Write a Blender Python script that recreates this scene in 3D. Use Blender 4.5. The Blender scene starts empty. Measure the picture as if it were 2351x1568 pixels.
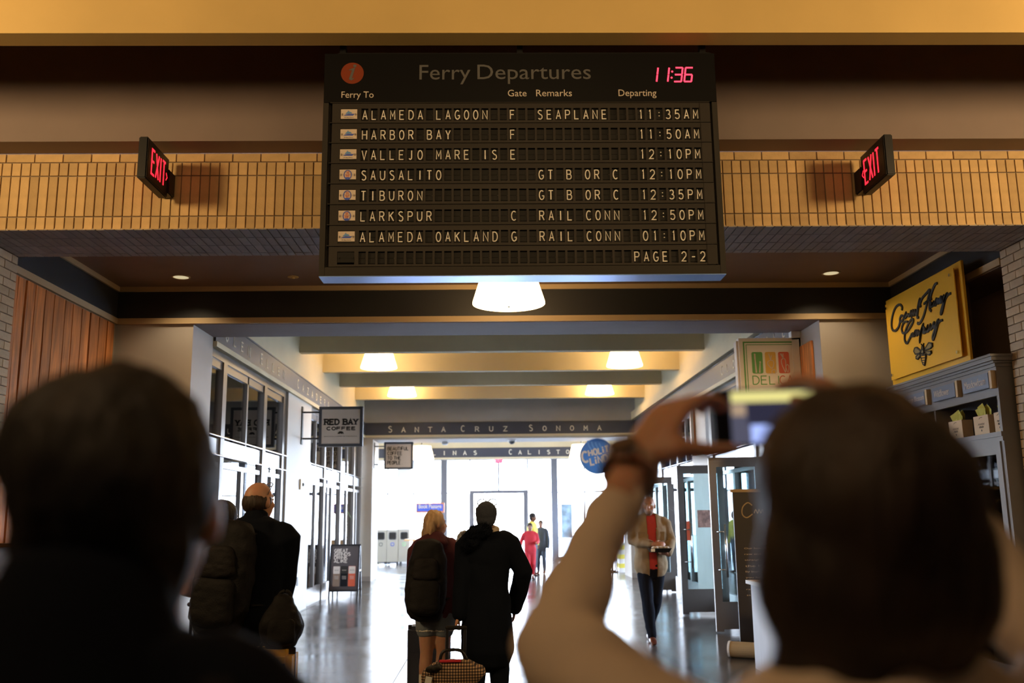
import bpy, bmesh, math, random
from mathutils import Vector, Matrix, noise
random.seed(7)
S = bpy.context.scene
C = S.collection
PI = math.pi
V = Vector
# ------------------------------------------------------------ camera
HC = 1.55
PITCH, YAW, ROLL, FPX = .186053928, .0211771954, -.0116438156, 2138.27
W_, H_ = 2351, 1568
cf = V((math.sin(YAW)*math.cos(PITCH), math.cos(YAW)*math.cos(PITCH), math.sin(PITCH)))
cr0 = V((math.cos(YAW), -math.sin(YAW), 0)); cu0 = cr0.cross(cf)
cr = math.cos(ROLL)*cr0 + math.sin(ROLL)*cu0
cu = -math.sin(ROLL)*cr0 + math.cos(ROLL)*cu0
cam_d = bpy.data.cameras.new('camera'); cam = bpy.data.objects.new('camera', cam_d); C.objects.link(cam)
cam.matrix_world = Matrix(((cr.x, cu.x, -cf.x, 0), (cr.y, cu.y, -cf.y, 0), (cr.z, cu.z, -cf.z, HC), (0, 0, 0, 1)))
cam_d.sensor_width = 36; cam_d.lens = 36*FPX/W_; cam_d.clip_start = .05; cam_d.clip_end = 400
cam_d.dof.use_dof = True; cam_d.dof.focus_distance = 7.0; cam_d.dof.aperture_fstop = 2.2
S.camera = cam
def ray(x, y): return cf + (x-W_/2)/FPX*cr - (y-H_/2)/FPX*cu
def atY(x, y, Y):
    d = ray(x, y); t = Y/d.y; return V((d.x*t, Y, HC+d.z*t))
def atX(x, y, X):
    d = ray(x, y); t = X/d.x; return V((X, d.y*t, HC+d.z*t))
# ------------------------------------------------------------ world, light, exposure
w = bpy.data.worlds.new('sky'); S.world = w; w.use_nodes = True
nt = w.node_tree; bgn = nt.nodes['Background']
tc = nt.nodes.new('ShaderNodeTexCoord'); sx = nt.nodes.new('ShaderNodeSeparateXYZ'); rp = nt.nodes.new('ShaderNodeValToRGB')
nt.links.new(tc.outputs['Generated'], sx.inputs[0]); nt.links.new(sx.outputs[2], rp.inputs[0]); nt.links.new(rp.outputs[0], bgn.inputs[0])
rp.color_ramp.elements[0].position = 0; rp.color_ramp.elements[0].color = (.76, .85, 1, 1)
rp.color_ramp.elements[1].position = .6; rp.color_ramp.elements[1].color = (.55, .7, 1, 1)
bgn.inputs[1].default_value = 22.0
S.view_settings.view_transform = 'Standard'; S.view_settings.look = 'None'
S.view_settings.exposure = 0.8; S.view_settings.gamma = 1.0
S.view_settings.use_curve_mapping = False
S.cycles.use_denoising = True
S.cycles.max_bounces = 8; S.cycles.diffuse_bounces = 4; S.cycles.glossy_bounces = 4
S.cycles.transparent_max_bounces = 12; S.cycles.sample_clamp_indirect = 6; S.cycles.caustics_reflective = False; S.cycles.caustics_refractive = False
def area(name, loc, tgt, sx_, sy_, power, col, portal=False):
    l = bpy.data.lights.new(name, 'AREA'); l.shape = 'RECTANGLE'; l.size = sx_; l.size_y = sy_; l.energy = power; l.color = col
    o = bpy.data.objects.new(name, l); C.objects.link(o); o.location = loc
    o.rotation_euler = (V(tgt)-V(loc)).to_track_quat('-Z', 'Y').to_euler()
    if portal: l.cycles.is_portal = True
    return o
# daylight portals: the end window wall, the outer windows of the left and right shops
area('window_portal', (0, 35.2, 2), (0, 30, 2), 11, 4, 1, (1, 1, 1), True)
area('window_portal', (-8.8, 24, 2.1), (-5, 24, 2.1), 24, 3.8, 1, (1, 1, 1), True)
area('window_portal', (8.8, 24, 2.1), (5, 24, 2.1), 24, 3.8, 1, (1, 1, 1), True)
# unseen hall lights (behind and above the camera's view), without fixtures
WARM = (1.0, .66, .30)
def point(name, loc, power, col, r=.12):
    l = bpy.data.lights.new(name, 'POINT'); l.energy = power; l.color = col; l.shadow_soft_size = r
    o = bpy.data.objects.new(name, l); C.objects.link(o); o.location = loc; return o
def spot(name, loc, tgt, power, col, ang, r=.2, blend=.6):
    l = bpy.data.lights.new(name, 'SPOT'); l.energy = power; l.color = col; l.shadow_soft_size = r; l.spot_size = math.radians(ang); l.spot_blend = blend
    o = bpy.data.objects.new(name, l); C.objects.link(o); o.location = loc; o.rotation_euler = (V(tgt)-V(loc)).to_track_quat('-Z', 'Y').to_euler(); return o
for hx, tx, pw in ((-5.2, -3.2, 340), (5.6, 3.8, 370), (.4, .4, 36)):            # uplights on the beams and the brick
    spot('hall_uplight', (hx, 3.1, 4.3), (tx, 6.6, 4.6), pw, WARM, 120, .4)
for hx in (-3, 3.4):
    point('hall_warm_fill', (hx, 1.0, 4.6), 14, WARM, .3)
point('hall_warm_fill', (-.9, -.1, 3.5), 30, (1, .62, .3), .15)  # unseen warm fill added to brighten the near sleeve and hands
for hx in (-3.365, 3.72): spot('downlight_beam', (hx, 9.84, 4.12), (hx, 9.84, 0), 16, (1, .75, .45), 130, .06)
# ------------------------------------------------------------ materials
_m = {}
def mat(name, col, rough=.6, metal=0., bump=0., bscale=40, var=0., vscale=3, spec=.5, emit=None, es=0., stretch=None, rnd=0.):
    if name in _m: return _m[name]
    m = bpy.data.materials.new(name); m.use_nodes = True; _m[name] = m
    n = m.node_tree; b = n.nodes['Principled BSDF']
    b.inputs['Base Color'].default_value = (*col, 1); b.inputs['Roughness'].default_value = rough
    b.inputs['Metallic'].default_value = metal; b.inputs['Specular IOR Level'].default_value = spec
    if emit: b.inputs['Emission Color'].default_value = (*emit, 1); b.inputs['Emission Strength'].default_value = es
    tcn = n.nodes.new('ShaderNodeTexCoord'); mp = n.nodes.new('ShaderNodeMapping'); n.links.new(tcn.outputs['Object'], mp.inputs[0])
    if stretch: mp.inputs['Scale'].default_value = stretch
    src = None
    if var:
        no = n.nodes.new('ShaderNodeTexNoise'); no.inputs['Scale'].default_value = vscale; no.inputs['Detail'].default_value = 5
        n.links.new(mp.outputs[0], no.inputs[0])
        mr = n.nodes.new('ShaderNodeMapRange'); mr.inputs[1].default_value = .3; mr.inputs[2].default_value = .7
        mr.inputs[3].default_value = 1-var; mr.inputs[4].default_value = 1+var
        n.links.new(no.outputs[0], mr.inputs[0]); src = mr.outputs[0]
    if rnd:
        oi = n.nodes.new('ShaderNodeObjectInfo'); mr2 = n.nodes.new('ShaderNodeMapRange')
        mr2.inputs[3].default_value = 1-rnd; mr2.inputs[4].default_value = 1+rnd
        n.links.new(oi.outputs['Random'], mr2.inputs[0])
        if src:
            mu = n.nodes.new('ShaderNodeMath'); mu.operation = 'MULTIPLY'; n.links.new(src, mu.inputs[0]); n.links.new(mr2.outputs[0], mu.inputs[1]); src = mu.outputs[0]
        else: src = mr2.outputs[0]
    if src:
        mx = n.nodes.new('ShaderNodeMix'); mx.data_type = 'RGBA'; mx.blend_type = 'MULTIPLY'; mx.inputs[0].default_value = 1
        mx.inputs[6].default_value = (*col, 1); n.links.new(src, mx.inputs[7]); n.links.new(mx.outputs[2], b.inputs['Base Color'])
    if bump:
        nb = n.nodes.new('ShaderNodeTexNoise'); nb.inputs['Scale'].default_value = bscale; nb.inputs['Detail'].default_value = 4
        n.links.new(mp.outputs[0], nb.inputs[0])
        bp = n.nodes.new('ShaderNodeBump'); bp.inputs['Strength'].default_value = bump; bp.inputs['Distance'].default_value = .01
        n.links.new(nb.outputs[0], bp.inputs['Height']); n.links.new(bp.outputs[0], b.inputs['Normal'])
    return m
def glassmat(name, tint=(1, 1, 1), refl=.5):
    m = bpy.data.materials.new(name); m.use_nodes = True; n = m.node_tree; n.nodes.remove(n.nodes['Principled BSDF'])
    t = n.nodes.new('ShaderNodeBsdfTransparent'); t.inputs[0].default_value = (*tint, 1)
    g = n.nodes.new('ShaderNodeBsdfGlossy'); g.inputs['Roughness'].default_value = .0
    fr = n.nodes.new('ShaderNodeFresnel'); fr.inputs[0].default_value = 1.5
    mx = n.nodes.new('ShaderNodeMixShader'); n.links.new(fr.outputs[0], mx.inputs[0]); n.links.new(t.outputs[0], mx.inputs[1]); n.links.new(g.outputs[0], mx.inputs[2])
    n.links.new(mx.outputs[0], n.nodes['Material Output'].inputs[0]); return m
GLASS = glassmat('clear_glass', (.96, .98, .98)); GLASST = glassmat('tinted_glass', (.75, .86, .88)); GLASSD = glassmat('smoked_glass', (.85, .85, .82))
M = dict(
 brick=mat('tan_brick', (.62, .42, .20), .7, bump=.25, bscale=60, var=.08, vscale=14, rnd=.17),
 brickj=mat('tan_brick_jamb', (.55, .42, .28), .7, bump=.25, bscale=60, var=.08, vscale=14, rnd=.12),
 mortar=mat('mortar', (.24, .19, .14), .9, bump=.2),
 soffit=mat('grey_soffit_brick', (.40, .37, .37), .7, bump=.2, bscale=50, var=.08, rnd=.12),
 cream=mat('cream_paint', (.66, .56, .36), .65, var=.04, vscale=2, bump=.05, bscale=20),
 beam=mat('yellow_plaster', (.62, .44, .17), .7, var=.06, vscale=1.5, bump=.15, bscale=12),
 brown=mat('brown_ceiling_paint', (.25, .16, .11), .75, var=.04),
 mauve=mat('mauve_daylight_tone', (.24, .185, .175), .7, var=.04),  # bluish daylight mixing and shade put into the base colour
 taupe=mat('taupe_paint', (.34, .3, .27), .7, var=.03),
 grey=mat('warm_grey_paint', (.42, .38, .35), .6, var=.04, vscale=2),
 black=mat('black_band_paint', (.022, .022, .024), .5),
 navy=mat('slate_frieze_paint', (.05, .055, .075), .5),
 trim=mat('tan_trim', (.5, .36, .2), .5),
 white=mat('white_paint', (.8, .8, .8), .5),
 metal=mat('bronze_frame_metal', (.16, .14, .13), .38, .6),
 silver=mat('brushed_steel', (.55, .56, .58), .35, .9),
 chrome=mat('chrome', (.8, .8, .8), .15, 1.),
 black_m=mat('black_metal', (.02, .02, .022), .4, .5),
 boardb=mat('black_board_enamel', (.003, .003, .004), .5, spec=.2),
 boardf=mat('charcoal_board_metal', (.024, .021, .018), .6, spec=.3),
 boardp=mat('board_row_metal', (.026, .022, .019), .6, spec=.3, rnd=.15),
 flap=mat('flap_black', (.010, .0095, .009), .6, spec=.3, rnd=.35),
 flapl=mat('flap_letter_cream', (.85, .82, .76), .6),
 blue=mat('underside_daylight_blue', (.26, .46, .98), .3, .7, spec=1),  # blue raised in the colour to stand in for weak daylight bounce
 wood=mat('orange_wood_plank', (.52, .18, .045), .45, bump=.15, bscale=8, var=.45, vscale=3, stretch=(6, 6, .7), rnd=.2),
 dwood=mat('dark_brown_wood', (.12, .05, .02), .5, var=.3, vscale=3, stretch=(1, 1, 6)),
 lwood=mat('light_wood', (.55, .33, .16), .5, var=.15, vscale=3, stretch=(1, 1, 5)),
 red=mat('red_led', (.3, 0, 0), .5, emit=(1, .03, .06), es=2.2),
 exitr=mat('exit_red_led', (.3, 0, 0), .5, emit=(1, .015, .03), es=1.6),
 gold=mat('cream_letter_paint', (.9, .84, .68), .5),
 sign=mat('sign_offwhite', (.62, .53, .46), .5),
 signf=mat('sign_frame_grey', (.06, .065, .08), .5),
 ink=mat('black_ink', (.012, .011, .011), .6),
 honey=mat('honey_yellow_panel', (.80, .43, .02), .4),
 cab=mat('grey_cabinet_paint', (.2, .19, .195), .5, var=.04),
 cabp=mat('blue_grey_plate', (.14, .17, .25), .5),
 lamp=mat('lamp_diffuser', (.9, .85, .75), .5, emit=(1, .68, .32), es=9.0),
 down=mat('downlight_reflector', (.8, .75, .6), .3, .5, emit=(1, .85, .5), es=.35),
 skin=mat('skin', (.50, .27, .18), .5, var=.06, vscale=20), skin2=mat('skin_tan', (.36, .16, .09), .5, var=.06, vscale=20),
 skin3=mat('skin_brown', (.3, .15, .1), .5),
 hair=mat('dark_hair', (.007, .006, .006), .65, bump=.6, bscale=90, stretch=(1, 1, .15)),
 hairb=mat('brown_hair', (.022, .011, .006), .6, bump=.7, bscale=90, var=.5, vscale=25, stretch=(1, 1, .12)),
 hairl=mat('blond_hair', (.42, .27, .15), .5, bump=.6, bscale=70, var=.35, vscale=30, stretch=(1, 1, .12)),
 cloth_k=mat('black_cloth', (.004, .006, .012), .9, spec=.1, bump=.3, bscale=200), cloth_s=mat('charcoal_cloth', (.014, .014, .017), .9, spec=.1, bump=.3, bscale=150),
 pack=mat('backpack_nylon', (.009, .009, .011), .7, spec=.2, bump=.3, bscale=120), pack2=mat('backpack_grey_nylon', (.013, .012, .014), .7, spec=.2, bump=.3, bscale=120),
 maroon=mat('maroon_fleece', (.07, .012, .022), .9, bump=.3, bscale=120), denim=mat('light_denim', (.18, .22, .28), .85, bump=.3, bscale=200),
 dden=mat('dark_denim', (.007, .008, .014), .9, spec=.1, bump=.3, bscale=200),
 hood=mat('cream_hoodie_fleece', (.62, .52, .42), .9, bump=.3, bscale=160, var=.05),
 khaki=mat('khaki_canvas', (.23, .15, .075), .85, bump=.3, bscale=120, var=.08, vscale=8), polo=mat('red_polo', (.42, .03, .025), .8),
 redt=mat('red_tshirt', (.6, .03, .05), .8), yel=mat('yellow_cloth', (.8, .7, .1), .8), slate=mat('slate_cloth', (.08, .1, .14), .8),
 knit=mat('slate_knit', (.03, .036, .055), .9, bump=.5, bscale=120), scarf=mat('beige_scarf', (.5, .42, .34), .9, var=.3, vscale=30),
 shoe=mat('brown_leather', (.1, .025, .012), .3), sock=mat('white_sock', (.75, .73, .7), .9),
 eye=mat('eye_white', (.7, .68, .66), .3), iris=mat('eye_dark', (.02, .012, .01), .2), lip=mat('lip', (.4, .14, .11), .5),
 suit_y=mat('mustard_hardshell', (.9, .56, .07), .35), suit_n=mat('navy_luggage', (.02, .026, .05), .5, bump=.2, bscale=150),
 green=mat('leaf_green', (.04, .12, .02), .5, rnd=.3), paper=mat('kraft_paper', (.62, .46, .3), .7), tissue=mat('yellow_tissue', (.55, .5, .08), .7),
 tan=mat('tan_canvas', (.4, .27, .13), .8), glassw=mat('frosted_glass', (.7, .8, .9), .3),
 sgreen=mat('sign_green', (.1, .36, .08), .5), sora=mat('sign_amber', (.72, .42, .06), .5), sred=mat('sign_red', (.62, .1, .04), .5),
 bluec=mat('sign_blue', (.04, .17, .50), .45, var=.15, vscale=2), bluel=mat('sign_light_blue', (.10, .28, .62), .5), orange=mat('info_orange', (.20, .03, .006), .5),
 greyl=mat('dim_grey_letter', (.10, .10, .105), .5), dimw=mat('header_letter', (.62, .55, .48), .5),
 bookb=mat('sign_royal_blue', (.05, .1, .5), .5), borange=mat('sign_orange_frame', (.6, .2, .08), .5),
 concrete=mat('outside_paving', (.5, .5, .5), .8), yelw=mat('yellow_wall', (.7, .6, .2), .7), teal=mat('teal_panel', (.2, .42, .45), .5),
 mull=mat('window_frame_grey', (.17, .17, .2), .5), pierw=mat('pale_wall_paint', (.62, .6, .58), .6),
 endw=mat('end_wall_paint', (.46, .42, .37), .65, var=.04),
 redp=mat('red_panel', (.5, .12, .12), .6),
)
def plaid():
    m = bpy.data.materials.new('plaid_cloth'); m.use_nodes = True; n = m.node_tree; b = n.nodes['Principled BSDF']; b.inputs['Roughness'].default_value = .8
    tcn = n.nodes.new('ShaderNodeTexCoord'); sp = n.nodes.new('ShaderNodeSeparateXYZ'); n.links.new(tcn.outputs['Object'], sp.inputs[0])
    outs = []
    for i in (0, 2):
        a = n.nodes.new('ShaderNodeMath'); a.operation = 'MULTIPLY'; a.inputs[1].default_value = 50; n.links.new(sp.outputs[i], a.inputs[0])
        f = n.nodes.new('ShaderNodeMath'); f.operation = 'FRACT'; n.links.new(a.outputs[0], f.inputs[0])
        g = n.nodes.new('ShaderNodeMath'); g.operation = 'GREATER_THAN'; g.inputs[1].default_value = .5; n.links.new(f.outputs[0], g.inputs[0]); outs.append(g.outputs[0])
    s = n.nodes.new('ShaderNodeMath'); s.operation = 'ADD'; n.links.new(outs[0], s.inputs[0]); n.links.new(outs[1], s.inputs[1])
    d = n.nodes.new('ShaderNodeMath'); d.operation = 'MULTIPLY'; d.inputs[1].default_value = .5; n.links.new(s.outputs[0], d.inputs[0])
    r = n.nodes.new('ShaderNodeValToRGB'); r.color_ramp.interpolation = 'CONSTANT'
    r.color_ramp.elements[0].color = (.62, .42, .24, 1); r.color_ramp.elements[1].position = .4; r.color_ramp.elements[1].color = (.16, .1, .07, 1)
    e = r.color_ramp.elements.new(.9); e.color = (.015, .012, .012, 1)
    n.links.new(d.outputs[0], r.inputs[0]); n.links.new(r.outputs[0], b.inputs['Base Color']); return m
M['plaid'] = plaid()
def floormat():
    m = bpy.data.materials.new('polished_concrete'); m.use_nodes = True; n = m.node_tree; b = n.nodes['Principled BSDF']
    b.inputs['Specular IOR Level'].default_value = .8
    tcn = n.nodes.new('ShaderNodeTexCoord'); no = n.nodes.new('ShaderNodeTexNoise'); no.inputs['Scale'].default_value = 1.3; no.inputs['Detail'].default_value = 7
    n.links.new(tcn.outputs['Object'], no.inputs[0])
    r = n.nodes.new('ShaderNodeValToRGB'); r.color_ramp.elements[0].position = .3; r.color_ramp.elements[0].color = (.035, .03, .028, 1)
    r.color_ramp.elements[1].position = .75; r.color_ramp.elements[1].color = (.085, .075, .07, 1); n.links.new(no.outputs[0], r.inputs[0]); n.links.new(r.outputs[0], b.inputs['Base Color'])
    mr = n.nodes.new('ShaderNodeMapRange'); mr.inputs[1].default_value = .3; mr.inputs[2].default_value = .7; mr.inputs[3].default_value = .13; mr.inputs[4].default_value = .26
    n.links.new(no.outputs[0], mr.inputs[0]); n.links.new(mr.outputs[0], b.inputs['Roughness'])
    n2 = n.nodes.new('ShaderNodeTexNoise'); n2.inputs['Scale'].default_value = 5; n2.inputs['Detail'].default_value = 3; n.links.new(tcn.outputs['Object'], n2.inputs[0])
    bp = n.nodes.new('ShaderNodeBump'); bp.inputs['Strength'].default_value = .12; bp.inputs['Distance'].default_value = .01
    n.links.new(n2.outputs[0], bp.inputs['Height']); n.links.new(bp.outputs[0], b.inputs['Normal']); return m
M['floor'] = floormat()
for k_ in ('skin', 'skin2', 'skin3'):
    b_ = M[k_].node_tree.nodes['Principled BSDF']; b_.inputs['Subsurface Weight'].default_value = .35; b_.inputs['Subsurface Radius'].default_value = (1, .25, .1); b_.inputs['Subsurface Scale'].default_value = .02
# ------------------------------------------------------------ object helpers
WM = {}
def tag(o, label=None, cat=None, group=None, kind=None):
    if label: o['label'] = label
    if cat: o['category'] = cat
    if group: o['group'] = group
    if kind: o['kind'] = kind
    return o
def thing(name, label, cat, loc=(0, 0, 0), rot=0., group=None):
    o = bpy.data.objects.new(name, None); C.objects.link(o); o.empty_display_size = .1
    o.location = loc; o.rotation_euler = (0, 0, rot); WM[o.name] = Matrix.Translation(V(loc)) @ Matrix.Rotation(rot, 4, 'Z')
    return tag(o, label, cat, group)
def mk(name, bm, m, parent=None, world=True, smooth=False, label=None):
    if isinstance(bm, bmesh.types.BMesh):
        me = bpy.data.meshes.new(name); bmesh.ops.recalc_face_normals(bm, faces=bm.faces); bm.to_mesh(me); bm.free()
    else: me = bm
    if m is not None and not me.materials: me.materials.append(m)
    if smooth:
        for p in me.polygons: p.use_smooth = True
    o = bpy.data.objects.new(name, me); C.objects.link(o)
    if parent:
        o.parent = parent
        if world and parent.name in WM: o.matrix_parent_inverse = WM[parent.name].inverted()
    if label: o['label'] = label
    return o
def struct(name, bm, m, parent=None, smooth=False):
    o = mk(name, bm, m, parent, smooth=smooth)
    if not parent: o['kind'] = 'structure'
    return o
def nb(): return bmesh.new()
def bx(bm, x0, x1, y0, y1, z0, z1, bev=0):
    if x0 > x1: x0, x1 = x1, x0
    if y0 > y1: y0, y1 = y1, y0
    if z0 > z1: z0, z1 = z1, z0
    vs = [bm.verts.new(p) for p in ((x0, y0, z0), (x1, y0, z0), (x1, y1, z0), (x0, y1, z0), (x0, y0, z1), (x1, y0, z1), (x1, y1, z1), (x0, y1, z1))]
    fs = [bm.faces.new([vs[i] for i in f]) for f in ((0, 3, 2, 1), (4, 5, 6, 7), (0, 1, 5, 4), (1, 2, 6, 5), (2, 3, 7, 6), (3, 0, 4, 7))]
    if bev:
        es = list({e for f in fs for e in f.edges}); bmesh.ops.bevel(bm, geom=es, offset=bev, segments=2, affect='EDGES')
    return bm
def box(*a, **k): return bx(nb(), *a, **k)
def rings(bm, rs, close=True):
    """loft: list of vertex rings (lists of Vector), capped both ends"""
    L = [[bm.verts.new(p) for p in r] for r in rs]; n = len(L[0])
    for a, b in zip(L, L[1:]):
        for i in range(n): bm.faces.new((a[i], a[(i+1) % n], b[(i+1) % n], b[i]))
    if close: bm.faces.new(L[0][::-1]); bm.faces.new(L[-1])
    return bm
def tube(bm, pts, rad, seg=12, ref=V((1, 0, 0)), cap=True, p=2.0):
    """round or elliptical tube through pts; rad items r or (a,b), a along ref"""
    pts = [V(q) for q in pts]; R = [(r, r) if not isinstance(r, tuple) else r for r in rad]; out = []
    n = len(pts)
    for i in range(n):
        t = (pts[min(i+1, n-1)]-pts[max(i-1, 0)]).normalized()
        u = ref-ref.dot(t)*t
        if u.length < .1: u = V((0, 1, 0))-V((0, 1, 0)).dot(t)*t
        u.normalize(); v = t.cross(u); a, b = R[i]
        def ring(c, k):
            o = []
            for j in range(seg):
                th = 2*PI*j/seg; cc, ss = math.cos(th), math.sin(th)
                if p != 2: cc, ss = math.copysign(abs(cc)**(2/p), cc), math.copysign(abs(ss)**(2/p), ss)
                o.append(c+u*a*k*cc+v*b*k*ss)
            return o
        m_ = min(a, b)
        if cap and i == 0: out += [ring(pts[0]-t*m_*.92, .35), ring(pts[0]-t*m_*.6, .8)]
        out.append(ring(pts[i], 1))
        if cap and i == n-1: out += [ring(pts[-1]+t*m_*.6, .8), ring(pts[-1]+t*m_*.92, .35)]
    return rings(bm, out)
def ell(bm, c, r, rot=None, u=14, v=10):
    mtx = Matrix.Translation(V(c)) @ (rot.to_4x4() if rot else Matrix.Identity(4)) @ Matrix.Diagonal((*r, 1))
    bmesh.ops.create_uvsphere(bm, u_segments=u, v_segments=v, radius=1, matrix=mtx); return bm
def cyl(bm, p0, p1, r, seg=12, r2=None):
    return tube(bm, [p0, p1], [r, r if r2 is None else r2], seg, cap=False, ref=V((1, 0, 0)) if abs((V(p1)-V(p0)).normalized().x) < .9 else V((0, 0, 1)))
def lathe(bm, c, prof, seg=32):
    c = V(c); return rings(bm, [[c+V((r*math.cos(2*PI*j/seg), r*math.sin(2*PI*j/seg), z)) for j in range(seg)] for r, z in prof])
def catmull(P, n=6, closed=False):
    P = [V(p) for p in P]; out = []; m = len(P)
    for i in range(m if closed else m-1):
        if closed: p0, p1, p2, p3 = P[i-1], P[i], P[(i+1) % m], P[(i+2) % m]
        else: p0, p1, p2, p3 = P[max(i-1, 0)], P[i], P[i+1], P[min(i+2, m-1)]
        for k in range(n):
            t = k/n; out.append(.5*((2*p1)+(p2-p0)*t+(2*p0-5*p1+4*p2-p3)*t*t+(3*p1-p0-3*p2+p3)*t**3))
    if not closed: out.append(P[-1])
    return out
def frame(org, right, up):
    r = V(right).normalized(); u = V(up).normalized(); n = r.cross(u); o = V(org)
    return Matrix(((r.x, u.x, n.x, o.x), (r.y, u.y, n.y, o.y), (r.z, u.z, n.z, o.z), (0, 0, 0, 1)))
FRONT = ((1, 0, 0), (0, 0, 1)); LEFTW = ((0, 1, 0), (0, 0, 1)); RIGHTW = ((0, -1, 0), (0, 0, 1))
def ribbon(bm, P, w, t=.002, closed=False):
    """flat ribbon of half-width w (number or list) through 2-D points P in the local xy plane, thickness t in z"""
    P = [V((q[0], q[1])) for q in P]; n = len(P); Wd = w if isinstance(w, (list, tuple)) else [w]*n
    sec = []
    for i in range(n):
        if closed: a, b = P[i-1], P[(i+1) % n]
        else: a, b = P[max(i-1, 0)], P[min(i+1, n-1)]
        d1 = (P[i]-a); d2 = (b-P[i]); d1 = d1.normalized() if d1.length > 1e-9 else d2.normalized(); d2 = d2.normalized() if d2.length > 1e-9 else d1
        n1 = V((-d1.y, d1.x)); n2 = V((-d2.y, d2.x)); mm = n1+n2
        mm = n2 if mm.length < .3 else mm.normalized(); k = Wd[i]/max(.5, mm.dot(n2))
        sec.append([bm.verts.new((P[i].x+s*mm.x*k, P[i].y+s*mm.y*k, z)) for s, z in ((1, 0), (1, t), (-1, t), (-1, 0))])
    m_ = n if closed else n-1
    for i in range(m_):
        a, b = sec[i], sec[(i+1) % n]
        for j in range(4): bm.faces.new((a[j], a[(j+1) % 4], b[(j+1) % 4], b[j]))
    if not closed: bm.faces.new(sec[0]); bm.faces.new(sec[-1][::-1])
    return bm
def plate(bm, P, t=.002, z=0):
    a = [bm.verts.new((q[0], q[1], z)) for q in P]; b = [bm.verts.new((q[0], q[1], z+t)) for q in P]; n = len(P)
    bm.faces.new(a[::-1]); bm.faces.new(b)
    for i in range(n): bm.faces.new((a[i], a[(i+1) % n], b[(i+1) % n], b[i]))
    return bm
def arc(cx, cy, rx, ry, a0, a1, n=8): return [(cx+rx*math.cos(math.radians(a0+(a1-a0)*i/n)), cy+ry*math.sin(math.radians(a0+(a1-a0)*i/n))) for i in range(n+1)]
def xf(bm, mtx): bmesh.ops.transform(bm, matrix=mtx, verts=bm.verts); return bm
def text_mesh(s, width=None, height=None, depth=.001, off=0., space=1.):
    cu_ = bpy.data.curves.new('t', 'FONT'); cu_.body = s; cu_.size = 1; cu_.extrude = depth/2; cu_.offset = off; cu_.space_character = space; cu_.resolution_u = 3
    o = bpy.data.objects.new('t', cu_); C.objects.link(o); dg = bpy.context.evaluated_depsgraph_get(); dg.update()
    me = bpy.data.meshes.new_from_object(o.evaluated_get(dg)); bpy.data.objects.remove(o); bpy.data.curves.remove(cu_)
    xs = [v.co.x for v in me.vertices]; ys = [v.co.y for v in me.vertices]; x0, x1, y0, y1 = min(xs), max(xs), min(ys), max(ys)
    sx_ = width/(x1-x0) if width else None; sy_ = height/(y1-y0) if height else None
    sx_ = sx_ or sy_; sy_ = sy_ or sx_
    for v in me.vertices: v.co.x = (v.co.x-x0)*sx_; v.co.y = (v.co.y-y0)*sy_; v.co.z += depth/2
    return me
def text(name, s, org, fr, m, parent, width=None, height=None, depth=.001, off=0., space=1.):
    me = text_mesh(s, width, height, depth, off, space); me.transform(frame(org, *fr)); return mk(name, me, m, parent)
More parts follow.
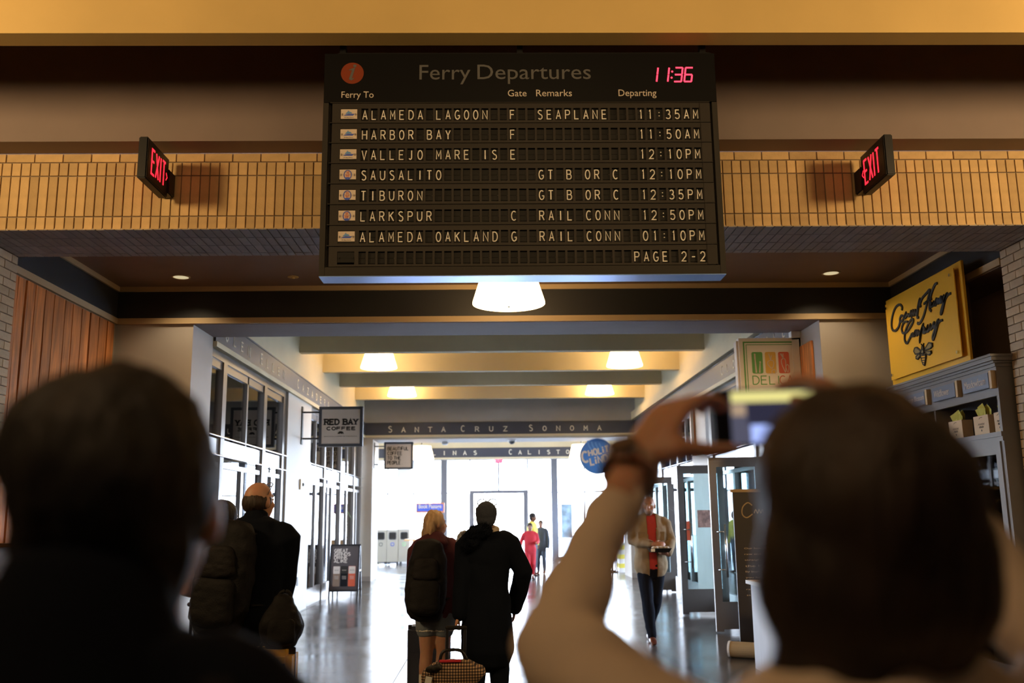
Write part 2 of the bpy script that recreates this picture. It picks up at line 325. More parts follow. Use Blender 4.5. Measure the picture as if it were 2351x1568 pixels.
# stroke alphabet, unit box
A_ = arc
G = {
 'A': [[(0, 0), (.5, 1), (1, 0)], [(.17, .34), (.83, .34)]], 'B': [[(0, 0), (0, 1), (.55, 1)]+A_(.55, .77, .35, .23, 90, -90, 6)+[(0, .54)], [(.55, .54)]+A_(.58, .27, .42, .27, 90, -90, 6)+[(0, 0)]],
 'C': [A_(.55, .5, .55, .5, 48, 312, 12)], 'D': [[(0, 0), (0, 1), (.4, 1)]+A_(.4, .5, .6, .5, 90, -90, 10)+[(0, 0)]],
 'E': [[(.9, 1), (0, 1), (0, 0), (.95, 0)], [(0, .53), (.8, .53)]], 'F': [[(.9, 1), (0, 1), (0, 0)], [(0, .52), (.78, .52)]],
 'G': [A_(.55, .5, .55, .5, 50, 330, 12)+[(1, .42), (.6, .42)]], 'H': [[(0, 0), (0, 1)], [(1, 0), (1, 1)], [(0, .52), (1, .52)]],
 'I': [[(.5, 0), (.5, 1)]], 'J': [[(.7, 1), (.7, .25)]+A_(.4, .25, .3, .25, 0, -150, 6)], 'K': [[(0, 0), (0, 1)], [(.95, 1), (0, .45)], [(.3, .62), (1, 0)]],
 'L': [[(0, 1), (0, 0), (.9, 0)]], 'M': [[(0, 0), (.02, 1), (.5, .35), (.98, 1), (1, 0)]], 'N': [[(0, 0), (0, 1), (1, 0), (1, 1)]],
 'O': [A_(.5, .5, .5, .5, 90, 450, 18)], 'P': [[(0, 0), (0, 1), (.55, 1)]+A_(.58, .74, .4, .26, 90, -90, 7)+[(0, .48)]],
 'R': [[(0, 0), (0, 1), (.55, 1)]+A_(.58, .75, .36, .25, 90, -90, 7)+[(0, .5)], [(.5, .5), (1, 0)]],
 'S': [A_(.5, .75, .44, .25, 35, 180, 7)+A_(.5, .25, .47, .27, 90, -145, 10)], 'T': [[(0, 1), (1, 1)], [(.5, 1), (.5, 0)]],
 'U': [[(0, 1), (0, .35)]+A_(.5, .35, .5, .35, 180, 360, 8)+[(1, 1)]], 'V': [[(0, 1), (.5, 0), (1, 1)]], 'Y': [[(0, 1), (.5, .45), (1, 1)], [(.5, .45), (.5, 0)]],
 'Z': [[(0, 1), (1, 1), (0, 0), (1, 0)]], 'X': [[(0, 1), (1, 0)], [(1, 1), (0, 0)]], 'W': [[(0, 1), (.25, 0), (.5, .8), (.75, 0), (1, 1)]],
 '0': [A_(.5, .5, .5, .5, 90, 450, 18)], '1': [[(.36, .84), (.55, 1), (.55, 0)]], '2': [A_(.5, .7, .48, .3, 165, -35, 9)+[(0, 0), (1, 0)]],
 '3': [A_(.45, .75, .42, .25, 150, -90, 9), A_(.45, .26, .52, .26, 90, -150, 10)], '5': [[(.9, 1), (.12, 1), (.06, .56)]+A_(.45, .31, .5, .31, 110, -150, 10)],
 '-': [[(.15, .46), (.85, .46)]], ':': [[(.5, .28), (.5, .36)], [(.5, .66), (.5, .74)]], '.': [[(.5, 0), (.5, .08)]],
}
def glyph(bm, ch, x, y, w_, h_, sw, t=.002, serif=0, bold=None):
    if ch in ' ': return
    if ch in 'I': pass
    for st in G[ch]:
        P = [(x+q[0]*w_, y+q[1]*h_) for q in st]
        ribbon(bm, P, sw, t, closed=ch in 'O0')
        if serif and ch not in 'O0S C G':
            for q in (st[0], st[-1]):
                if q[1] in (0, 1): ribbon(bm, [(x+q[0]*w_-serif, y+q[1]*h_), (x+q[0]*w_+serif, y+q[1]*h_)], sw*.55, t)
    if serif and ch in 'LEFBDPRTH' and ch not in 'TH':
        for yy in ((0, 1) if ch not in 'E' else (0, 1)): ribbon(bm, [(x-serif, y+yy*h_), (x+serif, y+yy*h_)], sw*.55, t)
def caps(name, s, org, fr, m, parent, h_, adv, w_=None, sw=.01, serif=0, big=None, t=.003):
    """letter-spaced capitals; chars whose index in big drawn taller; one mesh per word"""
    x = 0; w_ = w_ or h_*.8; wi = 0; bm = nb(); started = False
    for i, ch in enumerate(s+' '):
        if ch == ' ':
            if started: mk(name, xf(bm, frame(org, *fr)), m, parent); bm = nb(); started = False
            x += adv*.9 if ch == ' ' else 0; continue
        hh = h_*(1.25 if big and i in big else 1); ww = w_*(.3 if ch == 'I' else 1)
        glyph(bm, ch, x, 0, w_ if ch != 'I' else w_, hh, sw*(1.15 if hh > h_ else 1), t, serif); started = True; x += adv
    bm.free()
# ------------------------------------------------------------ setting: hall, brick portal, niche, corridor, far room
ZS, Y1, Y2, XL, XR = 3.837, 7.2, 7.97, -4.15, 4.545     # brick portal soffit, front, back, jambs
YB, YP, ZP, ZC = 10.3, 11.05, 3.711, 4.142              # niche back wall, portal back, portal head, niche ceiling
CL, CR, YE = -3.35, 3.707, 24.2                         # corridor walls, end
EO0, EO1, EOZ = -3.116, 3.48, 3.555
# floor: polished slabs between sawn joints
fl = struct('floor', box(-9.2, 9.2, -6.2, 36, -.25, -.012), M['mortar'])
xs = [-9.2, -7.9, -5.6, -3.29, -.98, 1.325, 3.63, 5.93, 8.2, 9.2]; ys = [-6.2+.0, -4.26, -2.96, -1.66, -.36, .94, 2.24, 3.54, 4.84, 6.14, 7.44, 8.75, 10.05, 11.35, 12.65, 13.95, 15.25, 17.85, 20.45, 23.05, 25.65, 28.25, 30.85, 33.45, 36]
for a, b in zip(xs, xs[1:]):
    for c, d in zip(ys, ys[1:]):
        mk('floor_slab', box(a+.003, b-.003, c+.003, d-.003, -.02, 0), M['floor'], fl)
struct('ground_outside', box(-60, 60, -30, 90, -.6, -.3), M['concrete'])
# hall shell
struct('wall_left', box(-7.3, -7, -6.2, 7.97, 0, 5.9), M['taupe']); struct('wall_right', box(7, 7.3, -6.2, 7.97, 0, 5.9), M['taupe'])
struct('wall_back', box(-7.3, 7.3, -6.4, -6.2, 0, 5.9), M['taupe']); struct('ceiling', box(-7.3, 7.3, -6.4, 7.97, 5.6, 5.9), M['brown'])
# plaster beams
b = box(-7, 7, 5.61, 5.775, 4.66, 5.6); struct('beam_1', b, M['beam'])
b = box(-7, 7, 6.955, 7.2, 4.483, 5.6); struct('beam_2', b, M['mauve'])
# brick portal --------------------------------------------------
def bricks(parent, cells, place, m, limit=300):
    """cells: (u0,u1,v0,v1); place(u,v,w)->Vector; bricks proud of the mortar; nearest the middle of view first"""
    n = 0; rest = nb(); cache = {}
    for (u0, u1, v0, v1) in cells:
        g = .0045; du, dv = u1-u0-2*g, v1-v0-2*g; key = (round(du, 3), round(dv, 3)); w_ = .012+random.uniform(-.0015, .0015)
        o0 = place((u0+u1)/2, (v0+v1)/2, 0); ax = [place(1, 0, 0)-place(0, 0, 0), place(0, 1, 0)-place(0, 0, 0), place(0, 0, 1)-place(0, 0, 0)]
        mx = Matrix(((ax[0].x, ax[1].x, ax[2].x, o0.x), (ax[0].y, ax[1].y, ax[2].y, o0.y), (ax[0].z, ax[1].z, ax[2].z, o0.z), (0, 0, 0, 1)))
        if n < limit:
            if key not in cache:
                bm = nb(); bx(bm, -du/2, du/2, -dv/2, dv/2, -.004, .012)
                top = [e for e in bm.edges if all(v.co.z > 0 for v in e.verts)]; bmesh.ops.bevel(bm, geom=top, offset=.002, segments=1, affect='EDGES')
                me = bpy.data.meshes.new('brick'); bm.to_mesh(me); bm.free(); me.materials.append(m); cache[key] = me
            o = bpy.data.objects.new('brick', cache[key]); C.objects.link(o); o.parent = parent
            o.matrix_local = mx @ Matrix.Diagonal((1, 1, w_/.012, 1)); n += 1
        else:
            t = nb(); bx(t, -du/2, du/2, -dv/2, dv/2, -.004, w_); xf(t, mx); tm = bpy.data.meshes.new('t'); t.to_mesh(tm); t.free(); rest.from_mesh(tm); bpy.data.meshes.remove(tm)
    if rest.verts: mk('brick_remainder', rest, m, parent)['kind'] = 'stuff'
    else: rest.free()
def covered(u): return -1.28 < u < 1.85
hdr = struct('wall_header', box(-7, 7, Y1+.012, Y2, ZS+.012, 4.5), M['mortar'])
P_ = .0758; cells = []
for z0, z1, pit in ((4.378, 4.4835, None), (3.945, 4.026, None)): pass
rows_h = [(4.026, 4.377, P_), (3.915, 4.026, P_), (4.377, 4.49, P_)]
rows_h = [(3.948, 4.29, P_), (ZS, 3.948, P_), (4.29, 4.405, P_), (4.405, 4.482, P_*3)]
for z0, z1, pit in rows_h:
    u = -4.55 if pit < .1 else -4.6
    while u < 5.0: cells.append((u, u+pit, z0, z1)); u += pit
vis = [c for c in cells if not covered((c[0]+c[1])/2)]; hid = [c for c in cells if covered((c[0]+c[1])/2)]
for z0, z1, pit in rows_h:
    for ua, ub in ((-6.98, -4.6), (5.05, 6.95)):
        u = ua
        while u < ub-pit*.5: hid.append((u, u+pit, z0, z1)); u += pit
bricks(hdr, vis+hid, lambda u, v, w: V((u, Y1+.012-w, v)), M['brick'])
sof = struct('soffit_header', box(-4.155, 4.55, Y1+.02, Y2-.005, ZS+.0115, ZS+.03), M['mortar'])
cells = []
for k, (v0, v1) in enumerate(((Y1+.0, Y1+.225), (Y1+.225, Y1+.45), (Y1+.45, Y1+.675), (Y1+.675, Y2))):
    u = -4.15
    while u < 4.53: cells.append((u, min(u+P_, 4.545), v0, v1)); u += P_
vis = [c for c in cells if not -1.4 < c[0] < 2 and c[3] <= Y1+.5]; rest_ = [c for c in cells if c not in vis]
vis.sort(key=lambda c: abs(abs(c[0])-2.2))
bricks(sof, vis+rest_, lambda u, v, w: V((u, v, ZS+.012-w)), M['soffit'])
def jamb(name, X, sg):
    x_in = X-sg*.012
    pr = struct(name, box(x_in, -7 if sg > 0 else 7, Y1+.012, Y2-.012, 0, ZS+.012), M['mortar'])
    cells = []; h_ = .0765; z = ZS-h_; k = 0
    while z > 0:
        off = (.0, .11)[k % 2]; v = Y1-off+.0
        while v < Y2:
            a, b_ = max(v, Y1), min(v+.222, Y2)
            if b_-a > .03: cells.append((a, b_, z, z+h_))
            v += .222
        z -= h_; k += 1
    bricks(pr, cells, lambda u, v, w: V((x_in+sg*w, u, v)), M['brickj'])
    cells = []; z = ZS-h_; k = 0
    while z > 0:
        u = -.111*(k % 2)
        while u < 2.4:
            a, b_ = max(u, 0), u+.222
            cells.append((X-sg*b_ if sg > 0 else X+a, X-sg*a if sg > 0 else X+b_, z, z+h_)); u += .222
        z -= h_; k += 1
    bricks(pr, cells, lambda u, v, w: V((u, Y1+.012-w, v)), M['brickj'], 0)
    return pr
jamb('wall_jamb_left', XL, 1); jamb('wall_jamb_right', XR, -1)
# niche ---------------------------------------------------------
struct('ceiling_niche', box(-4.5, 5.3, Y2, 10.4, ZC, ZC+.2), M['brown'])
struct('wall_niche_left', box(-4.6, -4.22, Y2, YB+.1, 0, ZC), M['taupe'])
b = box(4.57, 5.3, Y2, YB+.1, ZP, ZC); bx(b, 5.05, 5.3, Y2, YB+.1, 0, ZP); struct('wall_niche_right', b, M['brown'])
b = box(-4.6, -3.353, YB, YP, 0, ZP); struct('wall_pier_left', b, M['grey'])
b = box(3.715, 5.3, YB, YP, 0, ZP); struct('wall_pier_right', b, M['grey'])
struct('wall_portal_head', box(-4.6, 5.3, YB, YP, ZP, 5.3), M['mauve'])
b = box(-4.22, 4.57, YB-.012, YB, 3.775, 4.1); bx(b, -4.22, -4.208, Y2, YB, 3.775, 4.1); bx(b, 4.558, 4.57, Y2, YB, 3.775, 4.1); struct('trim_1', b, M['black'])
b = box(-4.22, 4.57, YB-.035, YB, 4.087, ZC); bx(b, -4.22, -4.185, Y2, YB, 4.087, ZC); bx(b, 4.535, 4.57, Y2, YB, 4.087, ZC); struct('trim_2', b, M['trim'])
b = box(-4.22, 4.57, YB-.035, YB, 3.715, 3.78); bx(b, -4.22, -4.185, Y2, YB, 3.715, 3.78); bx(b, 4.535, 4.57, Y2, YB, 3.715, 3.78); struct('trim_3', b, M['trim'])
# corridor ------------------------------------------------------
struct('ceiling_corridor', box(-3.6, 3.95, YP-.2, 25.47, 5.3, 5.5), M['cream'])
for i, y in enumerate((11.75, 13.8, 15.97, 18.2, 20.22, 22.55)):
    struct('beam_%d' % (i+3), box(CL, CR, y, y+.17, 4.39, 5.3), M['cream'])
struct('wall_corridor_left', box(CL-.25, CL, YP, YE, 3.603, 5.3), M['cream']); struct('wall_corridor_right', box(CR, CR+.25, YP, YE, 3.603, 5.3), M['cream'])
struct('wall_store_left', box(CL-.3, CL, 15.24, 17.2, 0, 3.603), M['pierw']); struct('wall_store_right', box(CR, CR+.3, 16.2, 17.4, 0, 3.603), M['grey'])
b = box(CL-.25, EO0, YE, 25.47, 0, 5.3); bx(b, EO1, CR+.25, YE, 25.47, 0, 5.3); bx(b, EO0, EO1, YE, 25.47, EOZ, 5.3); struct('wall_corridor_end', b, M['endw'])
struct('baseboard_end', bx(box(CL, EO0, YE-.02, YE, 0, .12), EO1, CR, YE-.02, YE, 0, .12), M['taupe'])
def frieze(name, b):
    return struct(name, b, M['navy'])
f1 = frieze('frieze_left', box(CL, CL+.03, YP, YE, 3.664, 3.965)); f2 = frieze('frieze_right', box(CR-.03, CR, YP, YE, 3.664, 3.965)); f3 = frieze('frieze_end', box(CL, CR, YE-.03, YE, 3.66, 3.957))
b = box(CL, CL+.045, YP, YE, 3.6, 3.664); bx(b, CR-.045, CR, YP, YE, 3.6, 3.664); bx(b, CL+.045, CR-.045, YE-.045, YE, 3.6, 3.66); struct('trim_4', b, M['cream'])
b = box(CL, CL+.04, YP, YE, 3.965, 3.985); bx(b, CR-.04, CR, YP, YE, 3.965, 3.985); bx(b, CL+.04, CR-.04, YE-.04, YE, 3.957, 3.985); struct('trim_5', b, M['signf'])
gl = M['gold']
caps('lettering', 'GLEN ELLEN', (CL+.031, 11.45, 3.745), LEFTW, gl, f1, .115, .36, .09, .010, .018, big=(0, 5))
caps('lettering', 'CAZADERO', (CL+.031, 15.75, 3.745), LEFTW, gl, f1, .115, .42, .10, .011, .018, big=(0,))
caps('lettering', 'CLOVERDALE', (CR-.031, 14.75, 3.745), RIGHTW, gl, f2, .115, .36, .09, .010, .018, big=(0,))
# SANTA CRUZ SONOMA on the end frieze
def word(s, x0, x1, z, fr_y, par, h_, sw, big=()):
    n = len(s); adv = (x1-x0-h_*.75)/(n-1); bm = nb()
    for i, ch in enumerate(s):
        glyph(bm, ch, x0+i*adv, 0, h_*.75, h_*(1.28 if i in big else 1), sw, .004, h_*.14)
    xf(bm, frame((0, fr_y, z), *FRONT)); mk('lettering', bm, gl, par)
yy = YE-.032
pxx = lambda x: atY(x, 986, yy).x
word('SANTA', pxx(892), pxx(1022), 3.74, yy, f3, .115, .010, (0,)); word('CRUZ', pxx(1059), pxx(1164), 3.74, yy, f3, .115, .010, (0,)); word('SONOMA', pxx(1215), pxx(1380), 3.74, yy, f3, .115, .010, (0,))
# far room ------------------------------------------------------
struct('ceiling_far_room', box(-8.8, 8.8, 25.47, 34.4, 4.25, 4.45), M['cream']); 
f4 = struct('wall_bulkhead', box(-8.8, 8.8, 30, 30.2, 3.38, 4.25), M['cream'])
fz = mk('frieze_band', box(-8.8, 8.8, 29.97, 30, 3.44, 3.735), M['navy'], f4)
pxx = lambda x: atY(x, 1038, 29.96).x
word('BOLINAS', pxx(946), pxx(1094), 3.52, 29.965, f4, .115, .011, (0,)); word('CALISTOGA', pxx(1169), pxx(1350), 3.52, 29.965, f4, .115, .011, (0,))
# window wall at the end
YW = 34.0
def win(name, frames, panes, parent=None, m='metal', g=None):
    r = bpy.data.objects.new(name, None); C.objects.link(r); r['kind'] = 'structure'; r.empty_display_size = .1
    for f in frames: mk('frame', box(*f), M[m], r)
    for p in panes: mk('pane', box(*p), g or GLASS, r)
    return r
px = lambda x, y=1100: atY(x, y, YW).x
fr = [(px(1012), px(1027), YW-.1, YW+.25, 0, 3.62), (px(1265), px(1280), YW-.1, YW+.25, 0, 3.62)]
for xa, xb, z0, z1 in ((px(1077), px(1084), 0, 2.4), (px(1205), px(1212), 0, 2.4), (px(1077), px(1081), 2.5, 3.6), (px(1209), px(1213), 2.5, 3.6), (px(1142.5), px(1147), 2.5, 3.6),
                       (px(1340), px(1343), 0, 3.6), (px(948), px(951), 0, 3.6), (px(889), px(892), 0, 3.6), (-5.6, -5.5, 0, 3.6), (-7.2, -7.1, 0, 3.6), (5.0, 5.1, 0, 3.6), (6.6, 6.7, 0, 3.6)):
    fr.append((xa, xb, YW-.04, YW+.06, z0, z1))
fr += [(-8.6, 8.6, YW-.06, YW+.1, 3.58, 3.75), (px(1078), px(1212), YW-.06, YW+.08, 2.38, 2.5)]
for a, b_ in ((-8.6, px(1012)), (px(1027), px(1077)), (px(1212), px(1265)), (px(1280), 8.6)): fr.append((a, b_, YW-.03, YW+.04, 2.38, 2.43))
fr.append((-8.6, px(1012), YW-.06, YW+.1, 0, .12)); fr.append((px(1280), 8.6, YW-.06, YW+.1, 0, .12))
pn = [(a+.005, b_-.005, YW, YW+.012, .12, 3.58) for a, b_ in ((-8.6, px(892)), (px(892), px(948)), (px(951), px(1012)), (px(1027), px(1077)), (px(1212), px(1265)), (px(1280), px(1340)), (px(1343), 5.0), (5.1, 8.6))]
pn.append((px(1084), px(1205), YW, YW+.012, 2.5, 3.58))
win('window_1', fr, pn, m='mull')
struct('wall_window_end', bx(box(-8.8, 8.8, YW, YW+.25, 3.75, 4.25), px(915), px(944), YW-.45, YW+.1, 0, 4.25), M['white'])
# automatic door leaves standing open in the middle
for k, (a, b_) in enumerate(((px(1084), px(1088)), (px(1201), px(1205)))):
    mk('door_edge', box(a, b_, YW-.02, YW+.03, 0, 2.38), M['mull'], bpy.data.objects['window_1'])
# outer side walls of the shops: long window bands
for sg, nm in ((-1, 'left'), (1, 'right')):
    X = sg*8.6; fr = []; y = 11.05
    while y < 34: fr.append((X-.05, X+.05, y, y+.1, .3, 3.85)); y += 2.3
    fr += [(X-.05, X+.05, 11, 34.2, 2.75, 2.83)]
    pn = [(X-.006, X+.006, 11.1, 34.1, .3, 3.85)]
    win('window_%d' % (2 if sg < 0 else 3), fr, pn)
    b = box(X-.1, X+.1, 11, 34.3, 0, .3); bx(b, X-.1, X+.1, 11, 34.3, 3.85, 4.25); struct('wall_outer_'+nm, b, M['white'])
    struct('wall_shop_'+nm, box(sg*3.6, sg*8.8, 10.95, 11.05, 0, 4.2), M['cream'] if sg < 0 else M['white'])
    struct('ceiling_shop_'+nm, box(sg*3.6, sg*8.8, 11.05, 25.47, 4.0, 4.2), M['cream'])
# storefronts ---------------------------------------------------
def store(name, X, sg, y0, y1, posts, thin, doors=True):
    """X corridor face, sg +1 when the shop lies on +x"""
    a, b_ = X+sg*.03, X+sg*.15; fr = []
    for p, w_ in posts: fr.append((a, b_, p-w_/2, p+w_/2, 0, 3.5))
    for p, w_ in thin: fr.append((X+sg*.05, X+sg*.11, p-w_/2, p+w_/2, 2.54, 3.5))
    fr += [(a, b_, y0, y1, 3.5, 3.603), (X+sg*.05, X+sg*.12, y0, y1, 3.4, 3.5)]
    ps = sorted([y0]+[p for p, w_ in posts]+[y1]); pn = []
    r = win(name, fr, [])
    for p, q in zip(ps, ps[1:]):
        if q-p < .3: continue
        mk('transom_bar', box(X+sg*.06, X+sg*.13, p+.07, q-.07, 2.34, 2.54), M['silver'], r)
        mk('pane', box(X+sg*.08, X+sg*.09, p+.07, q-.07, 2.54, 3.4), GLASSD, r)
        mk('pane', box(X+sg*.08, X+sg*.09, p+.07, q-.07, .1, 2.34), GLASS, r)
        mk('door_rail', box(X+sg*.05, X+sg*.1, p+.07, q-.07, 2.19, 2.25), M['metal'], r)
        mk('door_rail', box(X+sg*.05, X+sg*.1, p+.07, q-.07, 0, .3), M['metal'], r)
        mk('door_stile', box(X+sg*.05, X+sg*.1, (p+q)/2-.06, (p+q)/2+.06, .3, 2.19), M['metal'], r)
    for z in (2.56, 2.33): mk('steel_rod', cyl(nb(), (X+sg*.0, y0, z), (X+sg*.0, y1, z), .008, 6), M['chrome'], r)
    return r
store('window_4', CL, -1, YP, 15.24, [(11.72, .16), (13.85, .17), (15.14, .2)], [(12.9, .07)])
store('window_5', CL, -1, 17.2, YE, [(17.3, .1), (18.9, .14), (20.9, .12), (22.9, .12), (24.0, .2)], [(18.0, .06), (19.9, .06), (21.9, .06)])
store('window_6', CR, 1, YP, 16.2, [(11.15, .16), (13.3, .12), (16.0, .2)], [(12.2, .06), (14.6, .06)])
store('window_7', CR, 1, 17.4, YE, [(17.5, .1), (19.0, .14), (20.9, .12), (22.9, .12), (24.0, .2)], [(18.2, .06), (19.9, .06), (21.9, .06)])
# glass doors standing open into the corridor
def leaf(n, x0, x1, y, ztop, label=None):
    r = bpy.data.objects.new('door_%d' % n, None); C.objects.link(r); r['kind'] = 'structure'
    t = .045
    mk('stile', box(x0, x0+.1, y, y+t, .02, ztop), M['metal'], r); mk('stile', box(x1-.1, x1, y, y+t, .02, ztop), M['metal'], r)
    mk('top_rail', box(x0+.1, x1-.1, y, y+t, ztop-.13, ztop), M['metal'], r); mk('bottom_rail', box(x0+.1, x1-.1, y, y+t, .05, .40), M['metal'], r)
    mk('pane', box(x0+.1, x1-.1, y+.018, y+.026, .40, ztop-.13), GLASST, r)
    h_ = cyl(nb(), (x0+.17, y-.06, .72), (x0+.17, y-.06, 1.42), .016, 10)
    for z in (.82, 1.32): cyl(h_, (x0+.05, y, z), (x0+.17, y-.06, z), .009, 8)
    mk('pull_handle', h_, M['chrome'], r, smooth=True)
    return r
leaf(1, 2.945, 3.68, 12.8, 2.32); d2 = leaf(2, 2.945, 3.69, 15.05, 2.33); leaf(3, 3.13, 3.70, 19.5, 2.33)
n_ = mk('notice', box(3.24, 3.52, 15.03, 15.034, 1.35, 1.62), mat('notice_brown_print', (.3, .17, .14), .6, var=.5, vscale=18), d2)
mk('door_decal', box(3.06, 3.11, 15.04, 15.044, 1.15, 1.45), M['sred'], d2)
# left wood planks ---------------------------------------------
wl = bpy.data.objects['wall_niche_left']
pb = [Y2, 8.10, 8.235, 8.41, 8.60, 8.79, 9.02, 9.20, 9.40, 9.60, 9.81, 10.02, 10.2]
for a, b_ in zip(pb, pb[1:]):
    bm = nb(); n = 14; wv = [random.uniform(-.008, .008) for _ in range(n+1)]; th = random.uniform(.018, .03)
    deep = .018 if pb.index(a) % 2 == 0 else .005
    L = [[V((-4.22, a+deep/2+wv[i]*.6, 3.70*i/n)), V((-4.22, b_-deep/2+wv[i]*.6, 3.70*i/n)), V((-4.22+th, b_-deep/2-.004+wv[i]*.6, 3.70*i/n)), V((-4.22+th, a+deep/2+.004+wv[i]*.6, 3.70*i/n))] for i in range(n+1)]
    mk('plank', rings(bm, L), M['wood'], wl)
mk('plank_backing', box(-4.225, -4.215, Y2, 10.22, 0, 3.7), M['ink'], wl)
# pendants ------------------------------------------------------
def pendant(x, y, zb, dia, h_, label, ztop, grp=None, name='pendant_lamp', pw=0):
    t = thing(name, label, 'lamp', (x, y, zb), group=grp); r = dia/2; rt = r*.76
    prof = [(rt-.004, h_), (rt, h_), (r, .02), (r, 0), (r-.006, 0), (r-.006, .02), (rt-.006, h_-.004)]
    mk('lamp_shade', lathe(nb(), (x, y, zb), prof, 48), M['lamp'], t, smooth=True)
    mk('diffuser', lathe(nb(), (x, y, zb), [(r-.007, .016), (r*.8, -.002), (r*.45, -.014), (.012, -.02), (.011, -.026), (.001, -.027)], 48), M['lamp'], t, smooth=True)
    mk('finial', ell(nb(), (x, y, zb-.028), (.012, .012, .008)), M['black_m'], t)
    mk('stem', cyl(nb(), (x, y, zb+h_), (x, y, ztop), .012, 10), M['black_m'], t)
    mk('top_plate', lathe(nb(), (x, y, zb+h_), [(rt-.02, -.01), (rt-.02, -.005), (.02, 0), (.02, .03), (.012, .04)], 32), M['white'], t)
    return t
pendant(.165, 9.1, 3.645, .725, .30, 'large glowing white pendant lamp just below the departures board', ZC)
pendant(-2.15, 17.4, 4.335, .68, .29, 'glowing white pendant lamp in corridor, left of the two nearer ones', 5.3, 'corridor pendant lamps')
pendant(2.5, 17.4, 4.335, .68, .29, 'glowing white pendant lamp in corridor, right of the two nearer ones', 5.3, 'corridor pendant lamps')
pendant(-2.16, 22.0, 4.395, .68, .29, 'glowing white pendant lamp above Santa Cruz lettering, left of two', 5.3, 'corridor pendant lamps')
pendant(2.54, 22.0, 4.395, .68, .29, 'glowing white pendant lamp above Sonoma lettering, right of two', 5.3, 'corridor pendant lamps')
a = atY(968, 1055, 27); pendant(a.x, 27, 3.2, .7, .38, 'white pendant lamp in far room beside the coffee slogan sign', 4.25, 'far room pendant lamps')
a = atY(1335, 1055, 27); pendant(a.x, 27, 3.2, .7, .38, 'white pendant lamp in far room left of the round blue sign', 4.25, 'far room pendant lamps')
def downlight(x, y, lab, lit=True):
    t = thing('downlight', lab, 'light', (x, y, ZC), group='recessed ceiling lights')
    mk('trim_ring', lathe(nb(), (x, y, ZC), [(.10, 0), (.10, -.008), (.082, -.008), (.08, 0)], 28), M['trim'], t)
    mk('reflector', lathe(nb(), (x, y, ZC), [(.081, -.004), (.05, -.0015), (.01, -.001)], 28), M['down'], t)
downlight(-3.365, 9.84, 'round recessed downlight in brown ceiling, left side above wood planks'); downlight(3.72, 9.84, 'round recessed downlight in brown ceiling, right side near honey sign')
t = thing('sprinkler_head', 'small round fire sprinkler cap in brown ceiling left of the board', 'sprinkler', (-2.165, 9.87, ZC))
mk('cover_plate', lathe(nb(), (-2.165, 9.87, ZC), [(.06, 0), (.058, -.006), (.02, -.008), (.015, -.02), (.003, -.022)], 20), M['beam'], t)
# exit signs ----------------------------------------------------
def exit_sign(x, sg, label, z0=4.045, z1=4.392):
    """box standing out of the brick wall, faces left/right; sg side the face in view turns to"""
    t = thing('exit_sign', label, 'sign', (x, 7.19, z0), group='exit signs on the brick wall')
    yf, yb_ = 6.62, 7.08; w_ = .035
    mk('housing', box(x-w_, x+w_, yf, yb_, z0+.01, z1-.01, bev=.008), M['black_m'], t)
    mk('wall_canopy', box(x-.05, x+.05, yb_-.02, 7.2, z0+.05, z1-.1, bev=.01), M['black_m'], t)
    for s2 in (1, -1):
        fr_ = LEFTW if s2 > 0 else RIGHTW; X_ = x+s2*(w_+.001)
        fp = mk('face_plate', box(X_-.001, X_+.001, yf+.02, yb_-.02, z0+.03, z1-.03), M['black_m'], t)
        y_start = yf+.07 if s2 > 0 else yb_-.05
        bm = nb(); xx = 0
        if s2 < 0: ribbon(bm, [(.0, .12), (-.03, .09), (.0, .06)], .004, .002); 
        for ch in 'EXIT':
            w2 = .06; glyph(bm, ch, xx+.02, 0, w2 if ch != 'I' else .02, .19, .0085, .002); xx += .05 if ch == 'I' else .088
        if s2 > 0: ribbon(bm, [(xx+.015, .12), (xx+.04, .09), (xx+.015, .06)], .004, .002)
        mk('lettering', xf(bm, frame((X_+s2*.0012, y_start, z0+.08), *fr_)), M['exitr'], t)
    return t
exit_sign(-2.6, 1, 'black exit sign with red letters on brick wall left of the board')
exit_sign(3.02, -1, 'black exit sign with red letters on brick wall right of the board')
# ------------------------------------------------------------ departures board
BY = 5.8; bl, br, bz0, bz1 = -1.11, 1.513, 3.077, 4.612
bd = thing('departures_board', 'large black split-flap ferry departures board hanging above the hall', 'departure board', ((bl+br)/2, BY, bz0))
bcase = box(bl, br, BY+.035, BY+.17, bz0, bz1); mk('case', bcase, M['boardf'], bd)
mk('side_panel', box(bl, bl+.035, BY, BY+.035, bz0, 4.262), M['boardf'], bd); mk('side_panel', box(br-.035, br, BY, BY+.035, bz0, 4.262), M['boardf'], bd)
mk('header_panel', box(bl+.002, br-.002, BY-.004, BY+.034, 4.264, bz1), M['boardb'], bd)
mk('bottom_rail', box(bl+.035, br-.035, BY+.002, BY+.035, bz0, 3.136), M['boardf'], bd)
mk('underside_panel', box(bl+.002, br-.002, BY+.0, BY+.168, bz0-.006, bz0), M['blue'], bd, label='underside coloured blue for daylight bounce')
mk('header_seam', box(bl+.06, br-.06, BY-.002, BY+.004, 4.258, 4.266), M['boardf'], bd)
hb = box(-1.03, 1.5, BY+.05, BY+.12, bz1, bz1+.035)
for x in (-1.0, .2, 1.45): bx(hb, x-.02, x+.02, BY+.06, BY+.11, bz1, 5.6)
mk('hanging_frame', hb, M['black_m'], bd)
ROWS = ["ALAMEDA LAGOON  F  SEAPLANE   11:35AM", "HARBOR BAY      F             11:50AM", "VALLEJO MARE IS E             12:10PM", "SAUSALITO          GT B OR C  12:10PM",
        "TIBURON            GT B OR C  12:35PM", "LARKSPUR        C  RAIL CONN  12:50PM", "ALAMEDA OAKLAND G  RAIL CONN  01:10PM", " "*29+"PAGE 2-2"]
